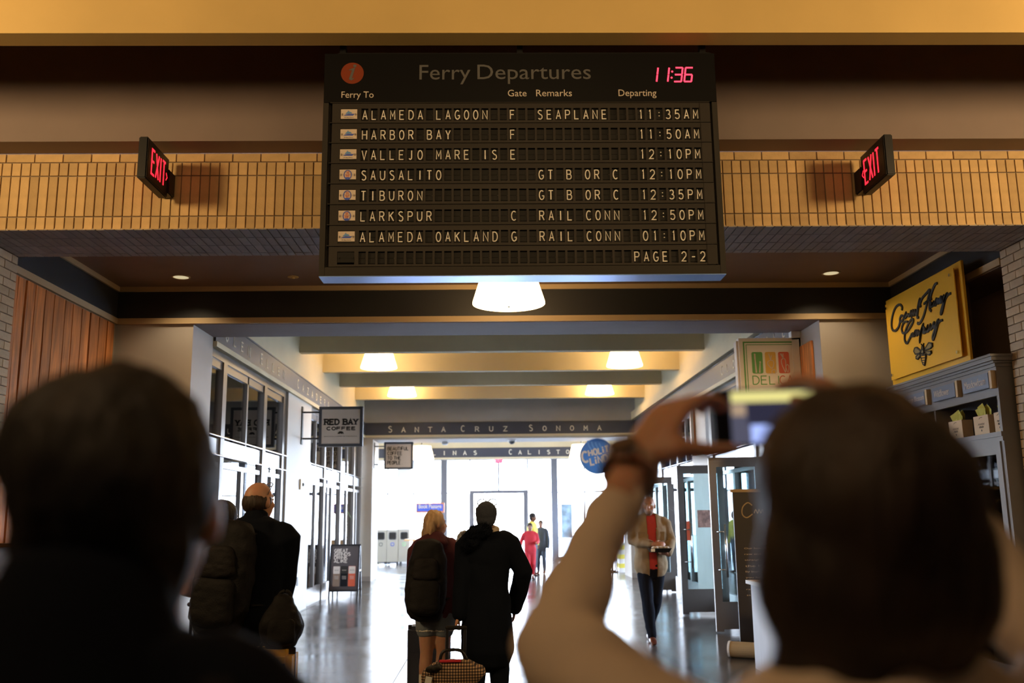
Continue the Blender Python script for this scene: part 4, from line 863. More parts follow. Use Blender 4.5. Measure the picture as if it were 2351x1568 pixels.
# ------------------------------------------------------------ A-frame sign
YA = 19.3; x0, x1 = -3.33, -2.73
asg = thing('a_frame_sign', 'dark folding sidewalk sign reading Great Grinds Drink Alike', 'sign', (-3.03, YA+.2, 0))
lean = .18
Pf = Matrix.Translation((0, YA, 0)) @ Matrix.Rotation(-lean, 4, 'X'); Pb = Matrix.Translation((0, YA+.46, 0)) @ Matrix.Rotation(lean, 4, 'X')
def pan(P, nm):
    k = nb()
    for a, b_ in ((x0, x0+.03), (x1-.03, x1)): bx(k, a, b_, 0, .025, 0, 1.05)
    bx(k, x0, x1, 0, .025, 1.02, 1.05); bx(k, x0, x1, 0, .025, .12, .15); mk('leg_frame', xf(k, P), M['black_m'], asg)
    return mk(nm, xf(box(x0+.03, x1-.03, .005, .02, .15, 1.02), P), M['cloth_s'] if 0 else mat('chalkboard_brown', (.06, .045, .045), .5), asg)
pf = pan(Pf, 'front_panel'); pan(Pb, 'rear_panel'); mk('brace_bar', bx(box(x0, x0+.02, YA+.09, YA+.40, .5, .53), x1-.02, x1, YA+.09, YA+.40, .5, .53), M['black_m'], asg)
for i, s in enumerate(('GREAT', 'GRINDS', 'DRINK', 'ALIKE')):
    bm = nb(); wordbox(bm, s, 0, .056*len(s), 0, .06, .0075); mk('lettering', xf(bm, Pf @ frame((x0+.08, .004, .90-.07*i), *FRONT)), M['sign'], pf)
for i, (c1, c2) in enumerate((('sign', 'brown'), ('boardp', 'cloth_s'), ('sign', 'sred'))):
    xx = x0+.075+.155*i; mk('drink_can', xf(plate(nb(), rrect(0, .14, 0, .40, .015), .003), Pf @ frame((xx, .004, .22), *FRONT)), M[c2], pf)
    mk('can_label', xf(plate(nb(), rrect(.004, .136, .25, .395, .012), .004), Pf @ frame((xx, .004, .22), *FRONT)), M[c1], pf)
    for q, (s, zz) in enumerate((('RED BAY', .31), ('SINGLE', .19), ('ORIGIN', .165), ('COFFEE', .14))):
        text('can_lettering', s, (xx+.03, -.001, .22+zz), FRONT, M['ink'] if (q == 0 and i != 1) else M['sign'], pf, width=.085, height=.018).data.transform(Pf)
# ------------------------------------------------------------ honey counter, standee, tube
ct = thing('shop_counter', 'white fronted counter with brown top near the honey cabinet', 'counter', (3.2, 9.0, 0))
mk('body', box(2.66, 3.7, 7.75, 9.92, 0, .84), mat('white_counter_laminate', (.62, .63, .68), .5, var=.05, vscale=30, stretch=(1, 1, .05)), ct)
k = box(2.62, 3.75, 7.7, 9.97, .84, .875); mk('counter_top', k, M['white'], ct); mk('top_inlay', box(2.66, 3.72, 7.75, 9.93, .875, .879), M['lwood'], ct)
es_ = thing('display_easel', 'tan card propped on a small dark easel on the counter', 'stand', (2.95, 9.72, .88))
mk('card', xf(box(-.11, .11, -.006, .006, 0, .17), Matrix.Translation((2.93, 9.70, .96)) @ Matrix.Rotation(-.25, 4, 'X')), M['tan'], es_)
k = box(2.78, 3.16, 9.66, 9.74, .945, .958); mk('ledge', k, M['dwood'], es_)
k = nb()
for x in (2.82, 3.12):
    tube(k, [(x, 9.66, .945), (x-.02, 9.63, .9), (x-.05, 9.62, .885)], [.006]*3, 8); tube(k, [(x, 9.74, .945), (x, 9.85, .885)], [.006]*2, 8)
mk('easel_legs', k, M['black_m'], es_)
ac = thing('leaflet_holder', 'small clear leaflet box standing on the brown counter top', 'holder', (2.95, 9.2, .88))
mk('box', box(2.86, 3.04, 9.16, 9.26, .88, .95), M['glassw'], ac); mk('leaflets', box(2.88, 3.02, 9.18, 9.24, .95, .97), M['white'], ac)
for x in (2.80, 3.08): mk('salt_pot' if 0 else 'post', cyl(nb(), (x, 9.24, .88), (x, 9.24, .99), .006, 8), M['chrome'], ac)
sd = thing('standing_banner', 'tall dark brown banner with script heading beside the white counter', 'banner', (3.05, 10.9, 0)); WM[sd.name] = Matrix.Translation((2.98, 10.4, 0))
mk('panel', box(2.70, 3.26, 10.40, 10.425, 0.06, 1.80), mat('banner_brown', (.025, .018, .014), .5), sd)
mk('top_bar', box(2.68, 3.28, 10.385, 10.44, 1.80, 1.835), M['tan'], sd)
mk('base', box(2.75, 3.24, 10.36, 10.6, 0, .06), M['black_m'], sd)
bm = nb(); ribbon(bm, catmull([(.22, .10, 0), (.17, .13, 0), (.11, .08, 0), (.10, 0, 0), (.15, -.04, 0), (.22, 0, 0)], 6), .006, .002)
ribbon(bm, catmull([(.24+.02*i, (.05 if i % 2 else .01), 0) for i in range(10)], 5), .005, .002); mk('script_heading', xf(bm, frame((2.70, 10.399, 1.55), *FRONT)), M['tan'], sd)
for i in range(9): text('banner_text', ('Our honey is', 'raw and pure', 'straight from', 'the hive', 'By buying here', 'you help bees')[i % 6], (2.80, 10.3985, 1.15-.065*i), FRONT, M['trim'], sd, width=.3+.03*(i % 3), height=.022)
tb = thing('rolled_mat', 'tan rolled canvas tube lying on floor at banner foot', 'roll', (3.0, 10.15, 0))
q0, q1 = V((2.60, 10.70, .085)), V((3.2, 10.36, .085))
k = nb(); tube(k, [q0, q1], [.085, .085], 24, cap=False, ref=V((0, 0, 1))); mk('rolled_canvas', k, M['tan'], tb, smooth=False)
mk('end_binding', xf(lathe(nb(), (0, 0, 0), [(.09, -.012), (.09, .012), (.075, .012), (.075, -.012)], 24), Matrix.Translation(q0) @ (q1-q0).to_track_quat('Z', 'Y').to_matrix().to_4x4()), M['white'], tb)
# far right: striped box, red panel on stand
YS = 27.3
p0 = atY(1412, 1257, YS); p1 = atY(1450, 1310, YS)
sb = thing('striped_box', 'white and yellow striped display plinth behind man in khaki jacket', 'plinth', ((p0.x+p1.x)/2, YS, 0))
hh = .80
mk('body', box(p0.x, p0.x+.33, YS-.8, YS-.3, 0, hh), M['white'], sb)
for i in range(3): mk('yellow_band', box(p0.x-.004, p0.x+.334, YS-.804, YS-.296, .12+.25*i, .24+.25*i), M['yel'], sb)
rs = thing('sign_stand', 'pink red poster on a low black stand beside the striped plinth', 'sign', (p0.x-.35, YS, 0))
mk('poster', box(p0.x-.85, p0.x-.2, YS-.6, YS-.57, .14, 1.0), M['redp'], rs); k = nb(); bx(k, p0.x-.2, p0.x-.16, YS-.61, YS-.56, 0, 1.02); bx(k, p0.x-.88, p0.x-.05, YS-.85, YS-.81, 0, .04); bx(k, p0.x-.88, p0.x-.05, YS-.35, YS-.31, 0, .04); bx(k, p0.x-.2, p0.x-.16, YS-.85, YS-.31, 0, .04); mk('stand_frame', k, M['black_m'], rs)
rc = thing('red_chair', 'red padded object behind the striped plinth at the corridor end', 'chair', (p0.x+.2, YS+.3, 0))
mk('seat', box(p0.x+.0, p0.x+.3, YS+.0, YS+.4, .4, .5, bev=.03), M['sred'], rc); mk('backrest', box(p0.x+.0, p0.x+.3, YS+.36, YS+.44, .5, 1.05, bev=.03), M['sred'], rc)
for dx in (.03, .27):
    for dy in (.05, .38): mk('leg', cyl(nb(), (p0.x+dx, YS+dy, 0), (p0.x+dx, YS+dy, .42), .014, 8), M['black_m'], rc)
# poster hung in the end window
q = atY(1302, 1200, 33.2); ps_ = thing('window_poster', 'blue grey poster hanging in end window right of the boys', 'poster', (q.x, 33.2, q.z-.4)); q2 = atY(1288, 1157, 33.2); q3 = atY(1315, 1235, 33.2)
mk('sheet', box(q2.x, q3.x, 33.2, 33.22, q3.z, q2.z), mat('poster_print', (.3, .42, .55), .5, var=.5, vscale=4), ps_); mk('hanging_wire', cyl(nb(), (q.x, 33.21, q2.z), (q.x, 33.21, 4.25), .004, 6), M['black_m'], ps_)
# ceiling fittings in the far room
q = atY(1175, 1006, 25.0)
sc_ = thing('security_camera', 'grey dome camera under the lintel of the corridor end opening', 'camera', (q.x, 24.9, EOZ)); mk('base_ring', cyl(nb(), (q.x, 24.9, EOZ-.03), (q.x, 24.9, EOZ), .11, 20), M['white'], sc_); mk('dome', ell(nb(), (q.x, 24.9, EOZ-.03), (.085, .085, .075)), M['signf'], sc_, smooth=True)
q = atY(1022, 1012, 25.3); sl = thing('emergency_light', 'small white light fitting under lintel left of dome camera', 'light', (q.x, 25.2, EOZ)); mk('housing', box(q.x-.09, q.x+.09, 25.1, 25.25, EOZ-.07, EOZ, bev=.02), M['white'], sl); mk('lens', box(q.x-.06, q.x+.06, 25.12, 25.23, EOZ-.08, EOZ-.068), M['glassw'], sl)
q = atY(1145, 1057, 33.7); ex = thing('exit_sign', 'small pinkish red exit sign above the far glass doors', 'sign', (q.x, 33.7, q.z-.1))
mk('face_plate', box(q.x-.14, q.x+.14, 33.68, 33.72, q.z-.1, q.z+.1), mat('far_exit_red', (.6, .05, .12), .5, emit=(1, .05, .18), es=.8), ex); mk('mount', box(q.x-.08, q.x+.08, 33.66, 33.8, q.z+.1, q.z+.16), M['signf'], ex)
text('lettering', 'EXIT', (q.x-.10, 33.679, q.z-.06), FRONT, M['white'], ex, width=.2, height=.12)
mk('ceiling_rod', cyl(nb(), (q.x, 33.72, q.z+.16), (q.x, 33.72, 4.25), .01, 8), M['signf'], ex)
# thermostat / card reader on the pier
q = atX(688, 1112, CL); tb2 = thing('wall_switch_box', 'small tan switch box on the white wall under the coffee sign', 'switch', (CL, q.y, q.z)); mk('box', box(CL, CL+.03, q.y-.05, q.y+.09, q.z-.09, q.z+.09, bev=.005), M['trim'], tb2); mk('knob', ell(nb(), (CL+.035, q.y+.12, q.z), (.02, .02, .03)), M['signf'], tb2)
q = atX(682, 1335, CL); mk('outlet', box(CL, CL+.01, q.y-.05, q.y+.05, q.z-.07, q.z+.07), M['signf'], bpy.data.objects['wall_store_left'])
# inside left shop: shelf of books, palm, counter, yellow wall
struct('wall_shop_yellow', box(-8.4, -3.9, 33.0, 33.1, 0, 0.02), M['yelw'])
yw = thing('partition_screen', 'yellow partition inside the shop behind the folding sign', 'partition', (-4.3, 24.0, 0)); mk('panel', box(-4.75, -4.05, 23.9, 24.0, 0, 2.3), M['yelw'], yw); mk('end_post', box(-4.05, -3.98, 23.88, 24.02, 0, 2.35), M['silver'], yw)
bs = thing('bookcase', 'low wooden bookcase inside the shop doorway by folding sign', 'bookcase', (-4.45, 20.4, 0))
k = nb(); X0, X1, Ya, Yb_ = -4.9, -3.95, 20.3, 20.7
bx(k, X0, X0+.03, Ya, Yb_, 0, 1.1); bx(k, X1-.03, X1, Ya, Yb_, 0, 1.1); bx(k, X0, X1, Yb_-.02, Yb_, 0, 1.1)
for z in (.05, .4, .75, 1.08): bx(k, X0, X1, Ya, Yb_, z, z+.03)
mk('case', k, M['lwood'], bs)
bkm = [mat('book_%s' % n, c, .5) for n, c in (('blue', (.05, .1, .4)), ('red', (.4, .05, .04)), ('cream', (.6, .55, .45)), ('navy', (.02, .03, .12)))]
x = X0+.05; i = 0
while x < X1-.08:
    for z in (.43, .78):
        w_ = .04; hh = .2+.06*((i*7) % 3)/2
        mm = bkm[(i*5+int(z*10)) % 4]; t = tag(mk('book', box(x, x+w_-.004, Ya+.03, Ya+.2, z, z+hh), mm), 'upright book on a shelf of the low wooden bookcase', 'book', 'books in the low bookcase')
    x += .042; i += 1
def plant(name, lab, c, h_, n, sp, pot_r, leafw=.03, mm='green'):
    t = thing(name, lab, 'plant', c); c = V(c)
    mk('pot', lathe(nb(), c, [(pot_r*.75, 0), (pot_r, pot_r*1.6), (pot_r*.9, pot_r*1.6), (pot_r*.85, pot_r*1.4), (.001, pot_r*1.4)], 20), M['trim'], t, smooth=False)
    for i in range(n):
        a = 2*PI*i/n+random.uniform(-.3, .3); s = sp*random.uniform(.5, 1.1); hh = h_*random.uniform(.65, 1.05)
        P = catmull([c+V((0, 0, pot_r*1.4)), c+V((math.cos(a)*s*.3, math.sin(a)*s*.3, hh*.6)), c+V((math.cos(a)*s*.75, math.sin(a)*s*.75, hh)), c+V((math.cos(a)*s*1.2, math.sin(a)*s*1.2, hh*.85))], 4)
        bm = nb(); side = V((-math.sin(a), math.cos(a), 0)); prev = None; m_ = len(P)
        for k_, p in enumerate(P):
            ww = leafw*math.sin(PI*(.12+.86*k_/(m_-1))); q = [bm.verts.new(p-side*ww), bm.verts.new(p+V((0, 0, -.15*ww))), bm.verts.new(p+side*ww)]
            if prev: bm.faces.new((prev[0], prev[1], q[1], q[0])); bm.faces.new((prev[1], prev[2], q[2], q[1]))
            prev = q
        mk('leaf', bm, M[mm], t)
    return t
plant('potted_palm', 'tall potted palm inside glass shopfront behind the folding sign', (-3.95, 22.3, 0), 2.1, 14, .5, .16, .035)
# dark shelving with plant at the far left
sh = thing('wooden_shelf', 'dark brown wooden shelf unit against the plank wall at far left', 'shelf', (-4.0, 8.4, 0))
k = nb()
for z in (.22, .62, 1.05): bx(k, -4.18, -3.72, 7.98, 9.3, z, z+.03)
for y in (7.98, 9.27): bx(k, -4.18, -4.14, y, y+.03, 0, 1.38); bx(k, -3.76, -3.72, y, y+.03, 0, 1.38)
bx(k, -4.18, -3.72, 7.98, 9.3, 1.35, 1.38)
mk('carcass', k, M['dwood'], sh); mk('back_panel', box(-4.188, -4.18, 7.98, 9.3, .2, 1.38), M['dwood'], sh); mk('cross_brace', cyl(nb(), (-4.1, 7.99, 1.05), (-3.75, 7.985, .25), .006, 6), M['trim'], sh)
plant('potted_fern', 'small green potted plant on the dark shelf at far left', (-3.95, 8.15, 1.08), .2, 16, .14, .05, .018)
bb = thing('cap', 'flat black cap lying on top of the dark wooden shelf', 'cap', (-3.95, 8.25, 1.38)); mk('crown', ell(nb(), (-3.95, 8.3, 1.38), (.1, .12, .05)), M['cloth_k'], bb, smooth=True); mk('brim', ell(nb(), (-3.9, 8.12, 1.385), (.08, .09, .01)), M['cloth_k'], bb, smooth=True)
# shop furniture on the left for depth: hanging lamps and a service counter
ct2 = thing('service_counter', 'long coffee counter deep inside the left shop', 'counter', (-6.6, 18, 0)); mk('body', box(-7.2, -6.4, 15, 22, 0, 1.05), M['lwood'], ct2); mk('counter_top', box(-7.25, -6.35, 14.95, 22.05, 1.05, 1.1), M['white'], ct2)
for i, (x, y) in enumerate(((-5.6, 20.5), (-5.6, 24.0), (-6.4, 28.0))):
    pendant(x, y, 3.3, .5, .22, ('glowing pendant lamp inside left shop, nearest the corridor', 'glowing pendant lamp inside left shop, middle one', 'glowing pendant lamp deep inside the left shop')[i], 4.0 if y < 25.4 else 4.25, 'shop pendant lamps')
point('cabinet_point_light', (4.7, 8.5, 2.0), 5, (1, .7, .35), .05)  # warm point light inside the cabinet, no fixture modelled
# ------------------------------------------------------------ people
def union(bm, vox, smooth=4, name='t', disp=None, decimate=None):
    bmesh.ops.recalc_face_normals(bm, faces=bm.faces)
    me = bpy.data.meshes.new('t'); bm.to_mesh(me); bm.free(); o = bpy.data.objects.new('t', me); C.objects.link(o)
    r = o.modifiers.new('r', 'REMESH'); r.mode = 'VOXEL'; r.voxel_size = vox
    if smooth: s = o.modifiers.new('s', 'SMOOTH'); s.iterations = smooth; s.factor = .5
    if decimate: d = o.modifiers.new('d', 'DECIMATE'); d.ratio = decimate
    dg = bpy.context.evaluated_depsgraph_get(); dg.update(); m2 = bpy.data.meshes.new_from_object(o.evaluated_get(dg)); bpy.data.objects.remove(o); bpy.data.meshes.remove(me); m2.name = name
    for p in m2.polygons: p.use_smooth = True
    if disp:
        amp, sc, st = disp
        nrm = [v.normal.copy() for v in m2.vertices]
        for v, n_ in zip(m2.vertices, nrm):
            q = V((v.co.x*sc*st[0], v.co.y*sc*st[1], v.co.z*sc*st[2])); v.co += n_*(amp*(noise.noise(q)+.5*noise.noise(q*2.3)))
    return m2
def orient(d, nrm):
    """rotation with y along d (fingers), z along nrm (back of hand)"""
    y = V(d).normalized(); z = V(nrm); z = (z-z.dot(y)*y).normalized(); x = y.cross(z); return Matrix((x, y, z)).transposed()
def hand(bm, wrist, d, nrm, side, curl=.5, s=1., thumb=(.5, .4)):
    """wrist point, d direction of fingers, nrm back-of-hand normal, side +1 thumb toward +x of the hand frame; curl 0..1"""
    R = orient(d, nrm); W = V(wrist)
    def T(p): return W+R @ (V(p)*s)
    tube(bm, [T((0, -.01, 0)), T((0, .02, 0)), T((0, .055, 0)), T((0, .088, 0))], [(.024*s, .018*s), (.032*s, .017*s), (.040*s, .014*s), (.036*s, .010*s)], 12, ref=R @ V((1, 0, 0)))
    for i, (x, L) in enumerate(((.028, .070), (.0095, .079), (-.0095, .073), (-.027, .058))):
        x *= side; a = 0; p = V((x, .085, 0)); P = [T((x*.9, .06, 0)), T(p)]; seg_ = (L*.45, L*.32, L*.26)
        for k, l_ in enumerate(seg_):
            a += curl*(.9, 1.3, .9)[k]; p = p+V((x*.06*(1-curl), math.cos(a)*l_, -math.sin(a)*l_)); P.append(T(p))
        tube(bm, P, [.0085*s, .0095*s, .0085*s, .0078*s, .0062*s], 8, ref=R @ V((1, 0, 0)))
    t1, t2 = thumb; P = [T((.018*side, .015, -.003)), T((.040*side, .035, -.012)), T(((.040+.03*t1)*side, .062, -.012-.03*t2)), T(((.040+.035*t1)*side, .088, -.014-.05*t2))]
    tube(bm, P, [.013*s, .0125*s, .0105*s, .0075*s], 8, ref=R @ V((1, 0, 0)))
def head_vol(bm, c, s, yaw=0., pitch=0., face=True):
    R = (Matrix.Rotation(yaw, 3, 'Z') @ Matrix.Rotation(pitch, 3, 'X')); c = V(c)
    def T(p): return c+R @ (V(p)*s)
    ell(bm, T((0, -.012, .025)), (.074*s, .092*s, .092*s), R, 20, 14)
    ell(bm, T((0, .022, -.03)), (.060*s, .066*s, .085*s), R, 18, 12)
    ell(bm, T((0, .040, -.085)), (.034*s, .034*s, .028*s), R)
    tube(bm, [T((0, -.03, -.03)), T((0, -.03, -.12)), T((0, -.035, -.17))], [.056*s, .054*s, .060*s], 14)
    if face:
        tube(bm, [T((0, .080, .012)), T((0, .094, -.012)), T((0, .104, -.030))], [(.008*s, .008*s), (.010*s, .011*s), (.015*s, .012*s)], 8)
        ell(bm, T((0, .070, .030)), (.052*s, .020*s, .012*s), R)
        for sx_ in (-1, 1):
            ell(bm, T((sx_*.042, .058, -.025)), (.022*s, .020*s, .022*s), R)
            ell(bm, T((sx_*.077, -.005, -.010)), (.010*s, .022*s, .034*s), R @ Matrix.Rotation(-.25*sx_, 3, 'Z'), 10, 8)
        ell(bm, T((0, .082, -.058)), (.024*s, .012*s, .009*s), R); ell(bm, T((0, .081, -.070)), (.020*s, .012*s, .008*s), R)
    return T, R
def eyes(T, R, s, par):
    for sx_ in (-1, 1):
        mk('eye', ell(nb(), T((sx_*.031, .073, .008)), (.013*s, .009*s, .008*s), R, 10, 8), M['eye'], par, world=False, smooth=True)
        mk('iris', ell(nb(), T((sx_*.031, .0795, .008)), (.0055*s, .0035*s, .0058*s), R, 8, 6), M['iris'], par, world=False, smooth=True)
    mk('eyebrows', ell(ell(nb(), T((-.032, .078, .030)), (.020*s, .005*s, .003*s), R, 10, 6), T((.032, .078, .030)), (.020*s, .005*s, .003*s), R, 10, 6), M['hair'], par, world=False, smooth=True)
    mk('mouth', ell(nb(), T((0, .086, -.064)), (.019*s, .005*s, .003*s), R, 12, 6), M['lip'], par, world=False, smooth=True)
def person(label, loc, rot, H, arms=None, legs=None, head=(0, 0), skin='skin', top=None, bottom=None, vox=.012, group=None, build=1., neckf=0., shoes='shoe', shorts=False, handcurl=(.6, .6), sleeves=True, hd=None, toplen=.50, eyes_on=True, cvox=None, hipw=1., cuff=.0, drop=0., armr=(.031, .025, .0165), thumbs=((.5, .4), (.5, .4)), hsc=1.):
    """local frame: faces +y, feet at z=0. arms: {'L':(elbow,wrist,handdir,handnrm),'R':...} metres; L is at -x"""
    t = thing('person', label, 'person', loc, rot, group); h = H; b = build; cvox = cvox or vox
    hs = h/1.75
    hc = V((0, .015*h+neckf, h-.117*hs-drop)); sh = {-1: V((-.104*h*b, -.005, .815*h)), 1: V((.104*h*b, -.005, .815*h))}
    arms = arms or {}; legs = legs or {}
    A = {}
    for s, k in ((-1, 'L'), (1, 'R')):
        A[s] = arms.get(k) or (V((s*.135*h*b, -.01, .635*h)), V((s*.14*h*b, .04, .49*h)), V((0, .1, -1)), V((s, 0, 0)))
    Lg = {}
    for s, k in ((-1, 'L'), (1, 'R')):
        Lg[s] = legs.get(k) or (V((s*.055*h, .012, .28*h)), V((s*.06*h, -.012, .05*h)))
    tors = [(.455, .075, .06), (.50, .098, .068), (.54, .098, .067), (.60, .086, .060), (.67, .090, .062), (.74, .101, .066), (.79, .105, .060), (.822, .080, .048), (.845, .045, .040)]
    def torso(bm, off, z0=.455, z1=.85, flare=0):
        R_ = [(z, w_, d) for z, w_, d in tors if z0 <= z <= z1]
        if z0 < .455: R_ = [(z0, .098+flare, .072+flare)]+R_
        tube(bm, [V((0, -.004*h+(.0 if z < .7 else -.004*h), z*h)) for z, _, _ in R_], [(w_*h*b*(hipw if z < .56 else 1)+off, d*h*b+off) for z, w_, d in R_], 20, p=2.4)
    def arm(bm, s, off, r=armr, ext=1.):
        e, wv = V(A[s][0]), V(A[s][1]); S0 = sh[s]; wv = e+(wv-e)*ext
        tube(bm, [S0+V((-s*.02*h, 0, .004*h)), S0.lerp(e, .12), S0.lerp(e, .55), e, e.lerp(wv, .35), wv], [r[0]*h*.95+off, r[0]*h*1.05+off, (r[0]*.55+r[1]*.45)*h+off, r[1]*h+off, r[1]*.98*h+off, r[2]*h+off], 14)
    def leg(bm, s, off, r=(.052, .034, .0235), z1=None, ankle=1.):
        k, a = V(Lg[s][0]), V(Lg[s][1]); hp_ = V((s*.046*h*hipw, 0, .50*h)); end = a
        P = [hp_, hp_.lerp(k, .45), k, k.lerp(a, .3), k.lerp(a, .62), a]; Q = [r[0]*h+off, (r[0]*.6+r[1]*.4)*h+off, r[1]*h+off, r[1]*1.02*h+off*ankle, r[1]*.8*h+off*ankle, r[2]*h*.9+off*ankle]
        if z1: P, Q = P[:z1], Q[:z1]
        tube(bm, P, Q, 14)
    # body
    bm = nb(); torso(bm, 0); T, R = head_vol(bm, hc, hs, head[0], head[1])
    tube(bm, [V((0, -.01, .80*h)), V((0, .0, .85*h)), T((0, -.03, -.08))], [.05*h, .034*h, .030*h], 14)
    for s in (-1, 1):
        arm(bm, s, 0); leg(bm, s, 0); e, wv, hdv, hn = A[s]; hand(bm, wv, hdv, hn, -s, handcurl[0 if s < 0 else 1], hs*hsc, thumbs[0 if s < 0 else 1])
        a = V(Lg[s][1]); tube(bm, [a, a+V((0, .02, -.025*h)), a+V((0, .11*hs, -.04*h))], [.022*h, .022*h, .018*h], 10)
    mk('body', union(bm, vox, 2, 'body'), M[skin], t, world=False)
    if eyes_on: eyes(T, R, hs, t)
    ctx = dict(t=t, T=T, R=R, h=h, hs=hs, A=A, Lg=Lg, sh=sh, torso=torso, arm=arm, leg=leg, hc=hc)
    if top:
        mm, off = top; bm = nb(); torso(bm, off, toplen, .83, .004)
        for s in (-1, 1): arm(bm, s, off, ext=.97) if sleeves else None
        tube(bm, [V((0, -.01, .80*h)), V((0, -.004, .842*h))], [.058*h, .042*h], 14)
        mk('top', union(bm, cvox, 3, 'top', disp=(.006, 9, (1, 1, .6))), M[mm], t, world=False)
    if bottom:
        mm, off = bottom; bm = nb(); tube(bm, [V((0, 0, .475*h)), V((0, 0, .52*h)), V((0, 0, .585*h))], [(.09*h*b*hipw+off, .065*h*b+off), (.099*h*b*hipw+off, .068*h*b+off), (.088*h*b+off, .06*h*b+off)], 20, p=2.4)
        for s in (-1, 1): leg(bm, s, off, z1=2 if shorts else None, ankle=1.3)
        mk('shorts' if shorts else 'trousers', union(bm, cvox, 3, 'trousers', disp=(.006, 10, (1, 1, .5))), M[mm], t, world=False)
    if shoes:
        for s in (-1, 1):
            a = V(Lg[s][1]); k = nb(); g = V((a.x, a.y, 0)) if a.z < .13*h else V((a.x, a.y, a.z-.05*h)); dz = g.z
            tube(k, [V((a.x, a.y-.045*hs, dz+.035)), V((a.x, a.y+.02, dz+.05)), V((a.x*1.05, a.y+.11*hs, dz+.035)), V((a.x*1.08, a.y+.17*hs, dz+.022))], [(.034, .032), (.042, .045), (.046, .032), (.036, .019)], 12)
            mk('shoe', union(k, .01, 2), M[shoes], t, world=False)
    return ctx
def hair_cap(c, m, vol, vox=.01, disp=(.008, 18, (1, 1, .5)), name='hair', extra=None):
    T, R, s = c['T'], c['R'], c['hs']; bm = nb(); ell(bm, T((0, -.022, .034)), (.083*s*vol, .096*s*vol, .096*s*vol), R, 22, 16)
    ell(bm, T((0, -.05, -.02)), (.072*s*vol, .06*s*vol, .085*s*vol), R, 18, 12)
    if extra: extra(bm, T, R, s)
    return mk(name, union(bm, vox, 1, 'hair', disp=disp), M[m], c['t'], world=False)
def backpack(c, m, w_, h_, d, zc, yb_, x=0, m2='pack2', lab=None, tilt=0):
    t = thing('backpack', lab, 'backpack', c['t'].location, c['t'].rotation_euler.z)
    P = [V((x+tilt*k, yb_-d*.5, zc+z)) for k, z in ((1, h_*.5), (.6, h_*.3), (0, 0), (-.6, -h_*.32), (-.8, -h_*.5))]
    bm = nb(); tube(bm, P, [(w_*.36, d*.35), (w_*.46, d*.46), (w_*.5, d*.52), (w_*.5, d*.55), (w_*.42, d*.42)], 24, p=3.0)
    mk('main_bag', union(bm, .012, 3, disp=(.008, 12, (1, 1, 1))), M[m], t, world=False)
    bm = nb(); tube(bm, [V((x, yb_-d*.98, zc+h_*.28)), V((x, yb_-d*1.0, zc+h_*.05))], [(w_*.28, .03), (w_*.33, .04)], 20, p=3); mk('upper_pocket', union(bm, .012, 2, disp=(.005, 20, (1, 1, 2))), M[m2], t, world=False)
    bm = nb(); tube(bm, [V((x-tilt*.4, yb_-d*.98, zc-h_*.05)), V((x-tilt*.6, yb_-d*1.02, zc-h_*.42))], [(w_*.38, .04), (w_*.38, .055)], 20, p=3); mk('lower_pocket', union(bm, .012, 2, disp=(.005, 14, (1, 1, 2))), M[m], t, world=False)
    mk('top_loop', tube(nb(), catmull([V((x-.04, yb_-.04, zc+h_*.5)), V((x, yb_-.04, zc+h_*.5+.05)), V((x+.04, yb_-.04, zc+h_*.5))], 5), [.007]*11, 8), M[m], t, world=False, smooth=True)
    for s in (-1, 1):
        sh = c['sh'][s]; h = c['h']
        P = catmull([V((x+s*w_*.28, yb_-.03, zc+h_*.42)), V((sh.x*.62, -.01, sh.z+.045)), V((sh.x*.66, .085*h/1.6, sh.z-.03)), V((sh.x*.72, .10*h/1.6, sh.z-.20)), V((sh.x*.95, .0, sh.z-.38)), V((x+s*w_*.42, yb_-.03, zc-h_*.3))], 6)
        bm = nb(); tube(bm, P, [(.028, .008)]*len(P), 8); mk('shoulder_strap', bm, M[m], t, world=False, smooth=True)
    return t
def px3(c, x, y, Y):
    """photo pixel at depth Y -> the person's local frame"""
    return WM[c.name].inverted() @ atY(x, y, Y)
# --- man in khaki jacket ---------------------------------------
YM = 12.05; f_ = atY(1497, 1470, YM); loc = (f_.x+.02, YM, 0)
def L(x, y, Y): return Matrix.Rotation(-PI, 4, 'Z') @ (atY(x, y, Y)-V(loc))
arms = {'R': (L(1452, 1243, YM), L(1500, 1250, YM-.22), V((-1, .18, .0)), V((.1, .9, .3))), 'L': (L(1540, 1243, YM), L(1533, 1272, YM-.2), V((.9, .35, .1)), V((0, .3, -1)))}
legs = {'R': (V((.065, .06, .50)), V((.04, .14, .09))), 'L': (V((-.03, .02, .49)), V((.0, -.22, .13)))}
legs = {'R': (V((.075, .10, .50)), V((.045, .17, .085))), 'L': (V((-.045, .0, .48)), V((.01, -.24, .15)))}
man = person('bald bearded man in khaki jacket and red polo shirt carrying a tray', loc, PI, 1.79, arms, legs, head=(-.25, .02), skin='skin2', top=('polo', .019), bottom=('dden', .012), toplen=.475, sleeves=False, build=1.03, handcurl=(.55, .35), vox=.010)
t = man['t']; h = 1.79
bm = nb(); man['torso'](bm, .034, .475, .835, .012)
for s in (-1, 1): man['arm'](bm, s, .024, ext=.86)
me = union(bm, .011, 3, 'jacket', disp=(.010, 8, (1, 1, .8)))
